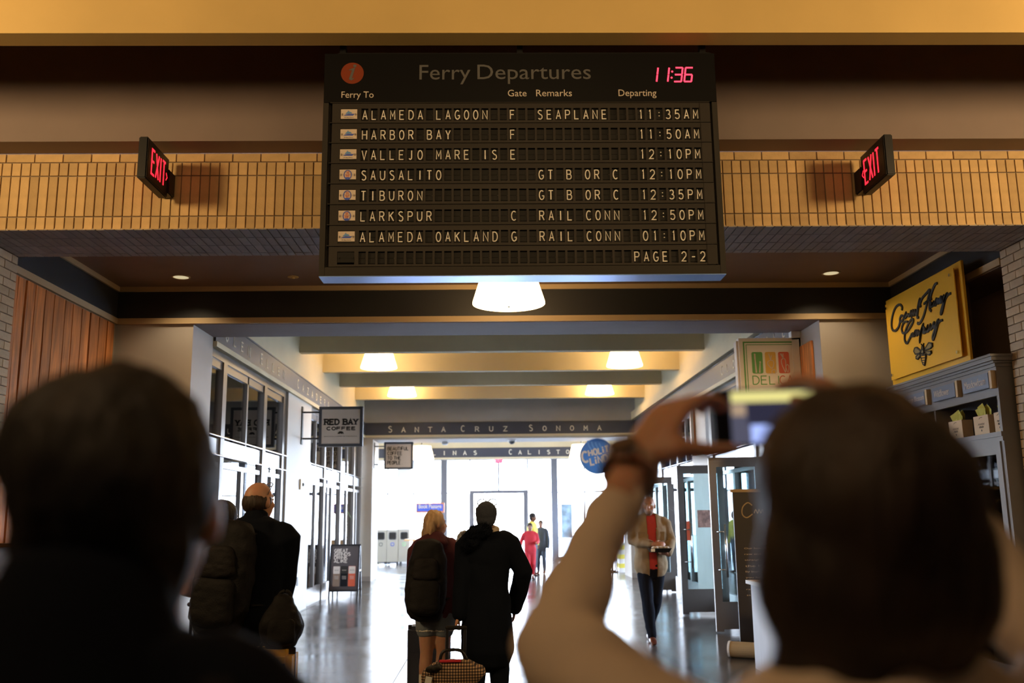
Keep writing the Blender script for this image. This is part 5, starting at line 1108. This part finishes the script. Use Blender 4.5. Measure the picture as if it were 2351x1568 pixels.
# open front: remove the strip over the polo
b2_ = nb(); b2_.from_mesh(me)
dv = [f for f in b2_.faces if f.calc_center_median().y > .05 and abs(f.calc_center_median().x+.01) < .052+.03*max(0, f.calc_center_median().z-1.25) and abs(f.normal.y) > .55 and not (1.06 < f.calc_center_median().z < 1.22 and f.calc_center_median().y > .17)]
bmesh.ops.delete(b2_, geom=dv, context='FACES'); bmesh.ops.solidify(b2_, geom=b2_.faces[:], thickness=.006)
b2_.to_mesh(me); b2_.free(); mk('jacket', me, M['khaki'], t, world=False, smooth=True)
bm = nb(); n = 26; La = []
for i in range(n+1):
    a = math.radians(48-276*i/n); r = .092; La.append((V((math.cos(a)*r*1.05, math.sin(a)*r*.9-.01, .0))))
prev = None
for i, p in enumerate(La):
    f0 = 1+.0*i; q = [bm.verts.new(p*1.12+V((0, 0, 1.455))), bm.verts.new(p*1.0+V((0, 0, 1.55-.02*abs(math.cos(PI*i/n))))), bm.verts.new(p*1.22+V((0, 0, 1.50)))]
    if prev: bm.faces.new((prev[0], prev[1], q[1], q[0])); bm.faces.new((prev[1], prev[2], q[2], q[1]))
    prev = q
mk('jacket_collar', bm, M['khaki'], t, world=False, smooth=True)
for sx_ in (-1, 1):
    k = nb(); bx(k, sx_*.075, sx_*.165, .105, .125, 1.235, 1.34, bev=.006); bx(k, sx_*.072, sx_*.168, .118, .130, 1.315, 1.345, bev=.004); mk('chest_pocket', k, M['khaki'], t, world=False)
k = nb(); ribbon(k, [(-.03, .0), (.0, -.08), (.03, 0)], .014, .004); mk('polo_collar', xf(k, frame((0, .098, 1.475), (-1, 0, 0), (0, 0, 1))), M['polo'], t, world=False)
bm = nb(); T, R, s = man['T'], man['R'], man['hs']; ell(bm, T((0, .05, -.078)), (.050*s, .045*s, .036*s), R); ell(bm, T((0, .028, -.055)), (.062*s, .05*s, .03*s), R); mk('beard', union(bm, .006, 1), mat('grey_stubble', (.22, .14, .11), .8), t, world=False)
trY = YM-.30; q0 = atY(1490, 1268, trY); q1 = atY(1537, 1256, trY)
tr = thing('food_tray', 'black food box with pale food carried by the man in khaki', 'tray', ((q0.x+q1.x)/2, trY, q0.z))
xm_ = (q0.x+q1.x)/2; k = nb(); z0 = q0.z; rings(k, [[V((xm_+sx_*.11, trY+sy*.08, z0)) for sx_, sy in ((-1, -1), (1, -1), (1, 1), (-1, 1))], [V((xm_+sx_*.14, trY+sy*.10, z0+.05)) for sx_, sy in ((-1, -1), (1, -1), (1, 1), (-1, 1))]]); mk('box', k, M['black_m'], tr)
bm = nb()
for i in range(9): ell(bm, (xm_+random.uniform(-.08, .1), trY+random.uniform(-.06, .06), z0+.055), (.03, .03, .02), None, 8, 6)
bm.free()
for i in range(7): mk('food_piece', ell(nb(), (xm_-.075+.027*i, trY+random.uniform(-.05, .05), z0+.055), (.03, .03, .02), None, 8, 6), M['scarf'], tr, smooth=True)
mk('label_sticker', box(xm_-.12, xm_-.07, trY-.105, trY-.098, z0+.01, z0+.045), M['white'], tr)
# --- blond girl with backpack ----------------------------------
YG = 8.2; f_ = atY(1000, 1400, YG); loc = (f_.x, YG, 0)
girl = person('blond girl seen from behind in maroon hoodie and denim shorts', loc, -.05, 1.60, {'L': (V((-.20, .05, .98)), V((-.17, .2, .86)), V((.2, .6, -.3)), V((-1, 0, 0))), 'R': (V((.21, .05, .99)), V((.16, .22, .90)), V((-.3, .8, -.2)), V((1, 0, 0)))},
              {'L': (V((-.075, .0, .43)), V((-.10, -.03, .08))), 'R': (V((.06, .02, .43)), V((.035, .0, .08)))}, head=(-1.15, .05), top=('maroon', .026), bottom=('denim', .024), shorts=True, shoes='white', hipw=1.05, build=.98, toplen=.48)
t = girl['t']
def gh(bm, T, R, s):
    for i in range(9):
        a = -1.9+i*.36; x = math.sin(a)*.075; y = -.04-math.cos(a)*.05
        tube(bm, [T((x, y, .02)), T((x*1.25, y-.01, -.09)), T((x*1.45, y-.015-.01*(i % 3), -.17)), T((x*1.4, y-.03, -.21-.015*(i % 2)))], [.035*s, .034*s, .026*s, .008*s], 8)
hair_cap(girl, 'hairl', 1.06, .009, (.012, 26, (1.4, 1.4, .35)), extra=gh)
bm = nb(); tube(bm, [V((-.03, -.075, 1.30)), V((0, -.09, 1.36)), V((0, -.06, 1.40))], [(.13, .05), (.12, .05), (.09, .04)], 16); mk('hood', union(bm, .012, 3, disp=(.01, 10, (1, 1, 1))), M['maroon'], t, world=False)
for s in (-1, 1):
    a = V(girl['Lg'][s][1]); k_ = V(girl['Lg'][s][0]); bm = nb(); tube(bm, [a-V((0, 0, .02)), a.lerp(k_, .25), a.lerp(k_, .52)], [.042, .044, .050], 12); mk('sock', union(bm, .009, 2), M['sock'], t, world=False)
    bm = nb(); hp_ = V((s*.048*1.6, 0, .5*1.6)); e_ = hp_.lerp(k_, .47); tube(bm, [e_+V((0, 0, -.002)), e_-V((0, 0, .018))], [.092, .091], 20, cap=False); mk('frayed_hem', union(bm, .008, 1, disp=(.006, 60, (1, 1, 1))), M['sock'], t, world=False)
backpack(girl, 'pack', .345, .55, .17, 1.045, -.10, x=-.055, lab='large dark backpack on the back of the blond girl', tilt=.02)
# --- woman in black coat ---------------------------------------
YL = 7.75; f_ = atY(1118, 1300, YL); loc = (f_.x, YL, 0)
def L(x, y, Y): return atY(x, y, Y)-V(loc)
lw = L(1053, 1414, YL-.10)
lady = person('woman from behind in slate beanie and long black coat', loc, 0, 1.665, {'L': (L(1062, 1330, YL-.06), lw, V((-.3, -.2, -1)), V((-1, 0, .2))), 'R': (L(1203, 1312, YL), L(1180, 1400, YL+.18), V((0, .6, -.8)), V((1, 0, 0)))},
              head=(-.15, .05), top=('cloth_k', .02), bottom=('cloth_k', .02), shoes='black_m', hipw=1.05, build=1.0, handcurl=(.9, .5))
t = lady['t']; h = 1.665
bm = nb(); tube(bm, [V((0, -.0, z)) for z in (.50, .66, .85, 1.0, 1.15, 1.3, 1.37, 1.41)], [(.215, .17), (.205, .165), (.19, .155), (.172, .14), (.178, .14), (.19, .135), (.16, .11), (.08, .08)], 26, p=2.5)
for s in (-1, 1): lady['arm'](bm, s, .034, ext=.93)
mk('coat', union(bm, .012, 3, 'coat', disp=(.012, 7, (1, 1, .5))), M['cloth_k'], t, world=False)
T, R, s = lady['T'], lady['R'], lady['hs']
bm = nb(); ell(bm, T((0, -.018, .030)), (.093*s, .104*s, .103*s), R, 22, 16); ell(bm, T((0, -.045, -.02)), (.086*s, .072*s, .075*s), R); mk('beanie', union(bm, .008, 2, disp=(.003, 60, (1, 1, .3))), M['knit'], t, world=False)
bm = nb(); tube(bm, [T((0, -.025, .120)), T((0, -.025, .135))], [.02, .005], 8); mk('beanie_tip', bm, M['knit'], t, world=False, smooth=True)
sg = thing('sunglasses', 'dark sunglasses pushed up on the slate beanie', 'sunglasses', loc)
k = nb()
for sx_ in (-1, 1):
    ribbon(k, arc(sx_*.045, 0, .038, .030, 0, 360, 18)[:-1], .003, .006, True)
ribbon(k, [(-.008, .006), (.008, .006)], .003, .006); xf(k, frame(V(loc)+T((0, .045, .118)), R @ V((1, 0, 0)), R @ V((0, .45, 1)))); mk('frame', k, M['black_m'], sg)
for sx_ in (-1, 1): mk('temple_arm', tube(nb(), [V(loc)+T((sx_*.083, .045, .115)), V(loc)+T((sx_*.09, -.03, .06))], [.003, .003], 6), M['black_m'], sg)
for sx_ in (-1, 1): mk('lens', xf(plate(nb(), arc(sx_*.045, 0, .035, .027, 0, 345, 16), .002), frame(V(loc)+T((0, .047, .118)), R @ V((1, 0, 0)), R @ V((0, .45, 1)))), GLASSD, sg)
bm = nb(); tube(bm, catmull([T((.05, .03, -.10)), T((.09, -.03, -.115)), T((.05, -.085, -.12)), T((-.03, -.095, -.13))], 5), [.03]*16, 10); mk('scarf', union(bm, .008, 1, disp=(.006, 30, (1, 1, 1))), M['scarf'], t, world=False)
# fur trim over the left shoulder: many small tufts
bm = nb(); ctr = catmull([V((-.02, -.10, 1.44)), V((-.07, -.11, 1.43)), V((-.12, -.10, 1.40)), V((-.12, -.11, 1.35)), V((-.15, -.08, 1.32))], 6)
for p in ctr:
    ell(bm, p, (.07, .065, .062), None, 8, 6)
core = union(bm, .012, 1, disp=(.012, 25, (1, 1, 1))); mk('fur_trim', core, M['cloth_k'], t, world=False)
bm = nb()
for i in range(1500):
    p = random.choice(ctr); d = V((random.gauss(0, 1), random.gauss(-.4, 1), random.gauss(0, 1))).normalized(); q = p+d*.06; e = q+(d+V((random.uniform(-.5, .5), 0, random.uniform(-.5, .5)))).normalized()*random.uniform(.015, .034); sd = d.cross(V((.3, .5, .8))).normalized()*.003
    bm.faces.new([bm.verts.new(q-sd), bm.verts.new(q+sd), bm.verts.new(e)])
mk('fur_tufts', bm, M['cloth_k'], t, world=False)['kind'] = 'stuff'
bm = nb(); tube(bm, [V((-.19, .02, 1.40)), V((-.22, .04, 1.30)), V((-.235, .05, 1.15)), V((-.24, .05, 1.0))], [(.05, .05), (.045, .06), (.03, .04), (.012, .02)], 12); mk('patterned_shawl', union(bm, .01, 2, disp=(.014, 20, (1, 1, .6))), mat('shawl_print', (.3, .3, .34), .9, var=.8, vscale=30), t, world=False)
# --- man with backpack at left ---------------------------------
YN = 5.9; f_ = atY(582, 1400, YN); loc = (f_.x, YN, 0)
def L(x, y, Y): return Matrix.Rotation(.25, 4, 'Z') @ (atY(x, y, Y)-V(loc))
bman = person('balding man from behind in dark jacket with sunglasses on head', loc, -.25, 1.78, {'R': (L(655, 1300, YN-.02), L(645, 1392, YN+.0), V((-.1, .25, -1)), V((1, 0, 0))), 'L': (L(508, 1300, YN), L(500, 1380, YN+.2), V((.2, .7, -.5)), V((-1, 0, 0)))},
              head=(-.35, .05), top=('cloth_k', .03), bottom=('cloth_s', .022), build=1.12, hipw=1.12, shoes='black_m', handcurl=(.6, .75), toplen=.46, vox=.01)
t = bman['t']; T, R, s = bman['T'], bman['R'], bman['hs']
bm = nb(); ell(bm, T((0, -.048, -.005)), (.080*s, .065*s, .072*s), R, 20, 14); ell(bm, T((-.045, -.01, .0)), (.036*s, .06*s, .05*s), R); ell(bm, T((.045, -.01, .0)), (.036*s, .06*s, .05*s), R); mk('hair', union(bm, .007, 1, disp=(.003, 60, (1, 1, .4))), M['hairb'], t, world=False)
bm = nb(); tube(bm, [V((0, -.04, 1.43)), V((0, -.035, 1.50)), V((0, -.02, 1.55))], [(.135, .085), (.11, .082), (.088, .075)], 20); mk('jacket_collar', union(bm, .01, 2, disp=(.008, 14, (1, 1, 1))), M['cloth_k'], t, world=False)
sg = thing('sunglasses', 'sunglasses resting on top of the balding man\'s head', 'sunglasses', loc, -.25); k = nb()
for sx_ in (-1, 1): ribbon(k, arc(sx_*.034, 0, .028, .015, 0, 360, 16)[:-1], .0025, .004, True)
ribbon(k, [(-.005, .004), (.005, .004)], .003, .004); xf(k, frame(T((0, .052, .098)), R @ V((1, 0, 0)), R @ V((0, .6, 1)))); mk('frame', k, M['chrome'], sg, world=False)
for sx_ in (-1, 1): mk('temple_arm', tube(nb(), [T((sx_*.066, .045, .100)), T((sx_*.082, -.01, .04))], [.0025, .0025], 6), M['black_m'], sg, world=False)
backpack(bman, 'pack', .36, .56, .17, 1.22, -.13, x=-.08, lab='dark grey backpack on the balding man\'s back', tilt=.05)
# woman beside him
YO = 6.5; f_ = atY(538, 1400, YO)
wman = person('dark haired woman mostly hidden beyond the man with backpack', (f_.x-.10, YO, 0), -.3, 1.67, {'L': (V((-.27, -.0, 1.07)), V((-.18, .2, 1.05)), V((.3, .9, 0)), V((0, 0, 1)))}, head=(-.3, 0), top=('slate', .012), bottom=('dden', .012), sleeves=False, shoes='black_m')
def lh(bm, T, R, s):
    tube(bm, [T((0, -.05, 0)), T((0, -.075, -.10)), T((0, -.08, -.19))], [(.08*s, .05*s), (.085*s, .045*s), (.06*s, .03*s)], 14)
hair_cap(wman, 'hair', 1.08, .01, (.008, 20, (1, 1, .3)), extra=lh)
# --- three boys ------------------------------------------------
def at_floor(x, Y): return atY(x, 1300, Y).x
b1 = person('boy in red shirt running toward the camera at the corridor end', (at_floor(1218, 24.0), 24.0, 0), PI, 1.38, {'R': (V((.22, -.05, .95)), V((.26, .08, .80)), V((.1, .3, -.9)), V((1, 0, 0))), 'L': (V((-.2, -.08, .92)), V((-.15, .15, .9)), V((0, 1, 0)), V((-1, 0, 0)))},
            {'R': (V((.07, .08, .40)), V((.06, .0, .08))), 'L': (V((-.07, .03, .38)), V((-.06, -.18, .14)))}, skin='skin3', top=('redt', .016), bottom=('redt', .012), vox=.014)
hair_cap(b1, 'hair', 1.03, .012)
b2p = person('tall boy in yellow looking right behind the boy in red', (at_floor(1224, 25.6), 25.6, 0), PI+1.1, 1.64, skin='skin3', top=('yel', .014), bottom=('slate', .012), head=(.2, 0), vox=.015); hair_cap(b2p, 'hair', 1.06, .012)
b3 = person('boy in slate jacket standing right of the boy in red', (at_floor(1243, 26.3), 26.3, 0), PI-.2, 1.44, skin='skin3', top=('slate', .02), bottom=('slate', .012), vox=.015); hair_cap(b3, 'hair', 1.03, .012)
# --- luggage ---------------------------------------------------
def suitcase(name, lab, x0, x1, y, d, z1, m, rot=0, handle=0, z0=.05, shell=True):
    xm_ = (x0+x1)/2; t = thing(name, lab, 'suitcase', (xm_, y, 0), rot); w_ = (x1-x0)/2; w_2 = w_
    mk('shell', box(-w_, w_, -d/2, d/2, z0, z1, bev=.035), M[m], t, world=False)
    k = nb()
    if shell:
        for i in range(3): zz = z0+(z1-z0)*(.92-.2*i); ribbon(k, [(-w_*.5, zz), (w_*.55, zz-.13), (w_*.8, zz-.13)], .006, .006)
        xf(k, frame((0, -d/2-.002, 0), *FRONT))
    else:
        bx(k, -w_*.85, w_*.85, -d/2-.035, -d/2+.01, z0+.04, z0+(z1-z0)*.62, bev=.012)
    mk('front_ribs' if shell else 'front_pocket', k, M[m], t, world=False)
    mk('zip_band', box(-w_-.003, w_+.003, -.012, .012, z0+.02, z1+.003, bev=.004), M['black_m'], t, world=False)
    mk('carry_handle', tube(nb(), catmull([V((-.06, 0, z1)), V((-.04, 0, z1+.03)), V((.04, 0, z1+.03)), V((.06, 0, z1))], 4), [.009]*13, 8), M['black_m'], t, world=False, smooth=True)
    for sx_ in (-1, 1):
        for sy in (-1, 1): mk('wheel', cyl(nb(), (sx_*(w_-.04)-.012, sy*(d/2-.04), .028), (sx_*(w_-.04)+.012, sy*(d/2-.04), .028), .028, 14), M['black_m'], t, world=False)
    if handle:
        k = nb()
        for sx_ in (-1, 1): cyl(k, (sx_*.075, d/2-.03, z1-.02), (sx_*.075, d/2-.03, handle), .010, 8)
        tube(k, [V((-.09, d/2-.03, handle)), V((.09, d/2-.03, handle))], [.015, .015], 10, ref=V((0, 0, 1))); mk('pull_handle', k, M['black_m'], t, world=False)
    return t
a, b = atY(610, 1490, 5.5), atY(674, 1490, 5.5)
sy_ = suitcase('suitcase', 'mustard yellow hard shell suitcase under the black bag', a.x-.12, b.x, 5.55, .24, a.z-.0, 'suit_y')
mk('luggage_lock', box((b.x-a.x+.12)/2-.05, (b.x-a.x+.12)/2-.03, -.128, -.118, a.z-.12, a.z-.07), M['black_m'], sy_, world=False)
# black bag on it
zb_ = a.z+.035; xc_ = (a.x+b.x)/2+.0
bg = thing('travel_bag', 'bulky black bag standing on the yellow suitcase', 'bag', (xc_, 5.55, a.z))
bm = nb(); tube(bm, [V((xc_-.01, 5.55, a.z+.085)), V((xc_, 5.55, a.z+.13)), V((xc_, 5.56, a.z+.19)), V((xc_, 5.57, a.z+.24))], [(.115, .11), (.12, .12), (.10, .10), (.06, .06)], 22, p=3); mk('main_bag', union(bm, .01, 3, disp=(.008, 14, (1, 1, 1))), M['pack'], bg)
bm = nb(); tube(bm, [V((xc_+.02, 5.43, a.z+.05)), V((xc_+.02, 5.44, a.z+.15))], [(.08, .03), (.075, .025)], 16, p=3); mk('front_pocket', union(bm, .01, 2, disp=(.005, 14, (1, 1, 1))), M['pack'], bg)
mk('grab_loop', tube(nb(), catmull([V((xc_-.05, 5.57, a.z+.23)), V((xc_-.02, 5.57, a.z+.30)), V((xc_+.03, 5.57, a.z+.30)), V((xc_+.05, 5.57, a.z+.22))], 5), [.010]*16, 8), M['pack'], bg, smooth=True)
a, b = atY(938, 1435, 8.75), atY(1034, 1435, 8.75)
suitcase('suitcase', 'tall navy suitcase standing beyond the blond girl\'s legs', a.x, b.x, 8.75, .26, a.z, 'suit_n', shell=False)
YP2 = 7.15; a, b = atY(982, 1560, YP2), atY(1100, 1560, YP2)
zt2 = .315
sc2 = suitcase('suitcase', 'black wheeled suitcase beneath the plaid bag with raised pull handle', a.x, b.x-.02, YP2, .26, zt2, 'cloth_s', handle=0, shell=False)
k = nb(); p0, p1 = atY(1027, 1441, YP2+.1), atY(1068, 1441, YP2+.1); q0_, q1_ = atY(1022, 1520, YP2+.1), atY(1064, 1520, YP2+.1)
tube(k, [p0, p1], [.016, .016], 10, ref=V((0, 0, 1))); tube(k, [p0, V((p0.x-.01, YP2+.1, zt2-.02))], [.012, .012], 8); tube(k, [p1, V((p1.x-.01, YP2+.1, zt2-.02))], [.012, .012], 8)
mk('pull_handle', k, M['black_m'], sc2, world=True)
pb_ = thing('plaid_bag', 'cream and black plaid duffel bag with red strap on the suitcase', 'bag', ((a.x+b.x)/2, YP2, zt2))
xc_ = (a.x+b.x)/2; wv = (b.x-a.x)/2
bm = nb(); tube(bm, [V((xc_-wv*.98, YP2, zt2+.085)), V((xc_-wv*.7, YP2, zt2+.095)), V((xc_, YP2, zt2+.105)), V((xc_+wv*.7, YP2, zt2+.11)), V((xc_+wv*1.05, YP2, zt2+.13))], [(.055, .075), (.105, .10), (.115, .105), (.115, .105), (.11, .04)], 24, ref=V((0, 1, 0)), p=3)
mk('duffel', union(bm, .009, 3, disp=(.008, 9, (1, 1, 1))), M['plaid'], pb_)
mk('red_strap', box(xc_-.10, xc_+.06, YP2-.10, YP2-.07, zt2+.205, zt2+.222, bev=.004), M['redt'], pb_)
mk('black_handle', tube(nb(), catmull([V((xc_-.1, YP2, zt2+.2)), V((xc_-.07, YP2, zt2+.27)), V((xc_+.05, YP2, zt2+.275)), V((xc_+.1, YP2, zt2+.21))], 5), [.012]*16, 8), M['black_m'], pb_, smooth=True)
tgp = mk('luggage_tag', xf(box(-.028, .028, -.004, .004, -.15, 0, bev=.004), Matrix.Translation((xc_-wv+.02, YP2-.13, zt2+.12)) @ Matrix.Rotation(.2, 4, 'Y')), M['white'], pb_)
mk('tag_emblem', xf(lathe(nb(), (0, 0, 0), [(.018, 0), (.018, .002), (.001, .002)], 14), frame((xc_-wv-.005, YP2-.135, zt2+.005), *FRONT)), M['sgreen'], pb_)
bm = nb(); tube(bm, [V((xc_-wv*.9, YP2-.11, zt2+.16)), V((xc_-wv*.55, YP2-.11, zt2+.175))], [.025, .03], 10); mk('ribbon_knot', union(bm, .008, 1, disp=(.012, 40, (1, 1, 1))), M['ink'], pb_)
a = atY(450, 1420, 6.0)
suitcase('suitcase', 'small black suitcase with raised handle left of the couple', a.x-.22, a.x+.16, 6.15, .24, .52, 'cloth_s', handle=1.02)
# ------------------------------------------------------------ the two people in front of the camera
YH = .82
c = atY(222, 1092, YH); top_ = atY(222, 868, YH); Hn = top_.z+.033
near = person('dark haired man in black seen close from behind at left', (c.x-.0, YH+.02, 0), -.12, Hn, {'R': (V((.27, .02, Hn-.62)), V((.24, .1, Hn-.85)), V((0, .3, -1)), V((1, 0, 0)))}, head=(.05, .30), skin='skin', top=('cloth_k', .014), bottom=('cloth_s', .015), build=.84, vox=.008, neckf=.02, drop=.028)
def nh(bm, T, R, s):
    ell(bm, T((-.03, -.03, .06)), (.07*s, .075*s, .075*s), R); ell(bm, T((0, -.075, -.01)), (.075*s, .04*s, .075*s), R); ell(bm, T((0, -.055, -.065)), (.068*s, .042*s, .045*s), R)
hair_cap(near, 'hair', 1.10, .006, (.005, 30, (1, 1, .5)), extra=nh)
t = near['t']; bm = nb(); tube(bm, [V((0, -.03, Hn*.825)), V((0, -.025, Hn*.868))], [(.105, .085), (.078, .068)], 20); mk('shirt_collar', union(bm, .008, 2), M['cloth_k'], t, world=False)
bm = nb(); tube(bm, [V((.10, -.075, Hn*.80)), V((.12, -.05, Hn*.835)), V((.125, .02, Hn*.838)), V((.13, .09, Hn*.79)), V((.14, .11, Hn*.70))], [(.035, .010)]*5, 10); mk('shoulder_strap', union(bm, .006, 1), M['cloth_s'], t, world=False)
# woman holding the phone
YW2 = .78
c = atY(2022, 1190, YW2); tp = atY(2000, 922, YW2); Hw = tp.z-.004
loc = (c.x-.01, YW2, 0); rotw = .12
def L(x, y, Y): return Matrix.Rotation(-rotw, 4, 'Z') @ (atY(x, y, Y)-V(loc))
YPH = 1.17
wl_, wr_ = L(1454, 1074, 1.10), L(2040, 1000, 1.12)
el, er = L(1262, 1478, .88), L(2420, 1500, .92)
wom = person('woman in cream hoodie seen close from behind photographing the board', loc, rotw, Hw, {'L': (el, wl_, L(1570, 890, 1.15)-wl_, V((-.75, -.35, .55))), 'R': (er, wr_, L(1905, 892, YPH)-wr_, V((.6, -.5, .4)))}, head=(-.12, .2), skin='skin', top=None, bottom=('denim', .015), build=.93, armr=(.026, .0195, .0128), thumbs=((.25, 1.1), (.5, .4)), hsc=1.15, vox=.0065, neckf=.0, handcurl=(.42, .5), eyes_on=True)
t = wom['t']; T, R, s = wom['T'], wom['R'], wom['hs']
def wh(bm, T, R, s):
    ell(bm, T((-.0, -.04, -.025)), (.108*s, .088*s, .105*s), R, 20, 14); ell(bm, T((-.02, -.055, -.11)), (.078*s, .062*s, .10*s), R, 18, 12); ell(bm, T((.03, -.05, -.13)), (.055*s, .055*s, .08*s), R); ell(bm, T((0, -.02, .05)), (.096*s, .098*s, .088*s), R, 20, 14)
hair_cap(wom, 'hairb', 1.13, .006, (.007, 22, (1, 1, .35)), extra=wh)
bm = nb(); wom['torso'](bm, .03, .47, .83, .004)
for sd in (-1, 1):
    e, wv_ = V(wom['A'][sd][0]), V(wom['A'][sd][1]); S0 = wom['sh'][sd]; we = e.lerp(wv_, .80)
    tube(bm, [S0+V((-sd*.03, 0, .0)), S0.lerp(e, .3), S0.lerp(e, .7), e, e.lerp(we, .3), e.lerp(we, .7), we], [.068, .060, .046, .039, .036, .032, .028], 18)
tube(bm, [V((0, -.02, Hw*.80)), V((0, -.015, Hw*.85))], [(.115, .085), (.075, .068)], 20)
mk('hoodie', union(bm, .007, 3, disp=(.012, 11, (1, 1, .8))), M['hood'], t, world=False)
bm = nb(); tube(bm, catmull([V((-.115, .02, Hw*.838)), V((-.115, -.07, Hw*.832)), V((-.05, -.125, Hw*.815)), V((.05, -.13, Hw*.815)), V((.125, -.075, Hw*.84)), V((.13, .02, Hw*.845))], 6), [.036]*31, 14); mk('hood', union(bm, .007, 2, disp=(.010, 14, (1, 1, 1))), M['hood'], t, world=False)
# watch on the left wrist
e, wv_ = V(wom['A'][-1][0]), V(wom['A'][-1][1]); dd = (wv_-e).normalized(); wc = wv_-dd*.012
wt = thing('wristwatch', 'metal wristwatch on the raised wrist of the woman in cream', 'watch', loc, rotw)
bm = nb(); Rw = dd.to_track_quat('Z', 'Y').to_matrix().to_4x4(); rr = .0165*Hw+.004
lathe(bm, (0, 0, 0), [(rr, -.009), (rr+.004, -.009), (rr+.004, .009), (rr, .009)], 26); mk('bracelet', xf(bm, Matrix.Translation(wc) @ Rw), mat('rose_metal', (.45, .33, .28), .3, .8), wt, world=False, smooth=False)
sd_ = V((-.5, -.7, .5)); sd_ = (sd_-sd_.dot(dd)*dd).normalized(); bm = nb(); lathe(bm, (0, 0, 0), [(.017, -.004), (.019, 0), (.017, .006), (.001, .0065)], 24); mk('watch_case', xf(bm, Matrix.Translation(wc+sd_*(rr+.004)) @ sd_.to_track_quat('Z', 'Y').to_matrix().to_4x4()), M['chrome'], wt, world=False)
# phone
p00, p10, p01 = atY(1634, 900, YPH), atY(1913, 893, YPH), atY(1640, 1020, YPH)
ph = thing('smartphone', 'black smartphone held sideways, its screen showing the hall', 'phone', tuple((p10+p01)/2))
rt_ = (p10-p00).normalized(); up_ = (p00-p01); up_ = (up_-up_.dot(rt_)*rt_).normalized(); pc = (p10+p01)/2; Lx, Lz = .0765, .0365
FP = frame(pc, rt_, up_)
mk('case', xf(box(-Lx, Lx, -Lz, Lz, -.009, 0, bev=.003), FP), M['black_m'], ph)
mk('camera_bump', xf(box(-Lx+.008, -Lx+.034, Lz-.034, Lz-.008, -.0115, -.009, bev=.001), FP), M['black_m'], ph)
def scr(name, x0, x1, z0, z1, col, es, zz): mk(name, xf(box(x0*Lx, x1*Lx, z0*Lz, z1*Lz, .0002, zz), FP), mat('screen_%s' % name, (.01, .01, .01), .2, emit=col, es=es), ph)
scr('screen', -.72, .94, -.92, .92, (.10, .10, .15), .5, .0005)
scr('image_beam', -.70, .92, .52, .88, (.62, .56, .2), .8, .0008); scr('image_board', -.45, .45, -.25, .5, (.03, .03, .06), .5, .0009)
scr('image_corridor', -.40, .42, -.88, -.28, (.35, .45, .9), .8, .0008); scr('image_lamp', -.05, .12, -.42, -.28, (.8, .85, 1), 1.1, .0010)
scr('image_wall_left', -.70, -.47, .05, .45, (.42, .30, .2), .6, .0008); scr('image_wall_right', .47, .90, .05, .45, (.42, .32, .22), .6, .0008)
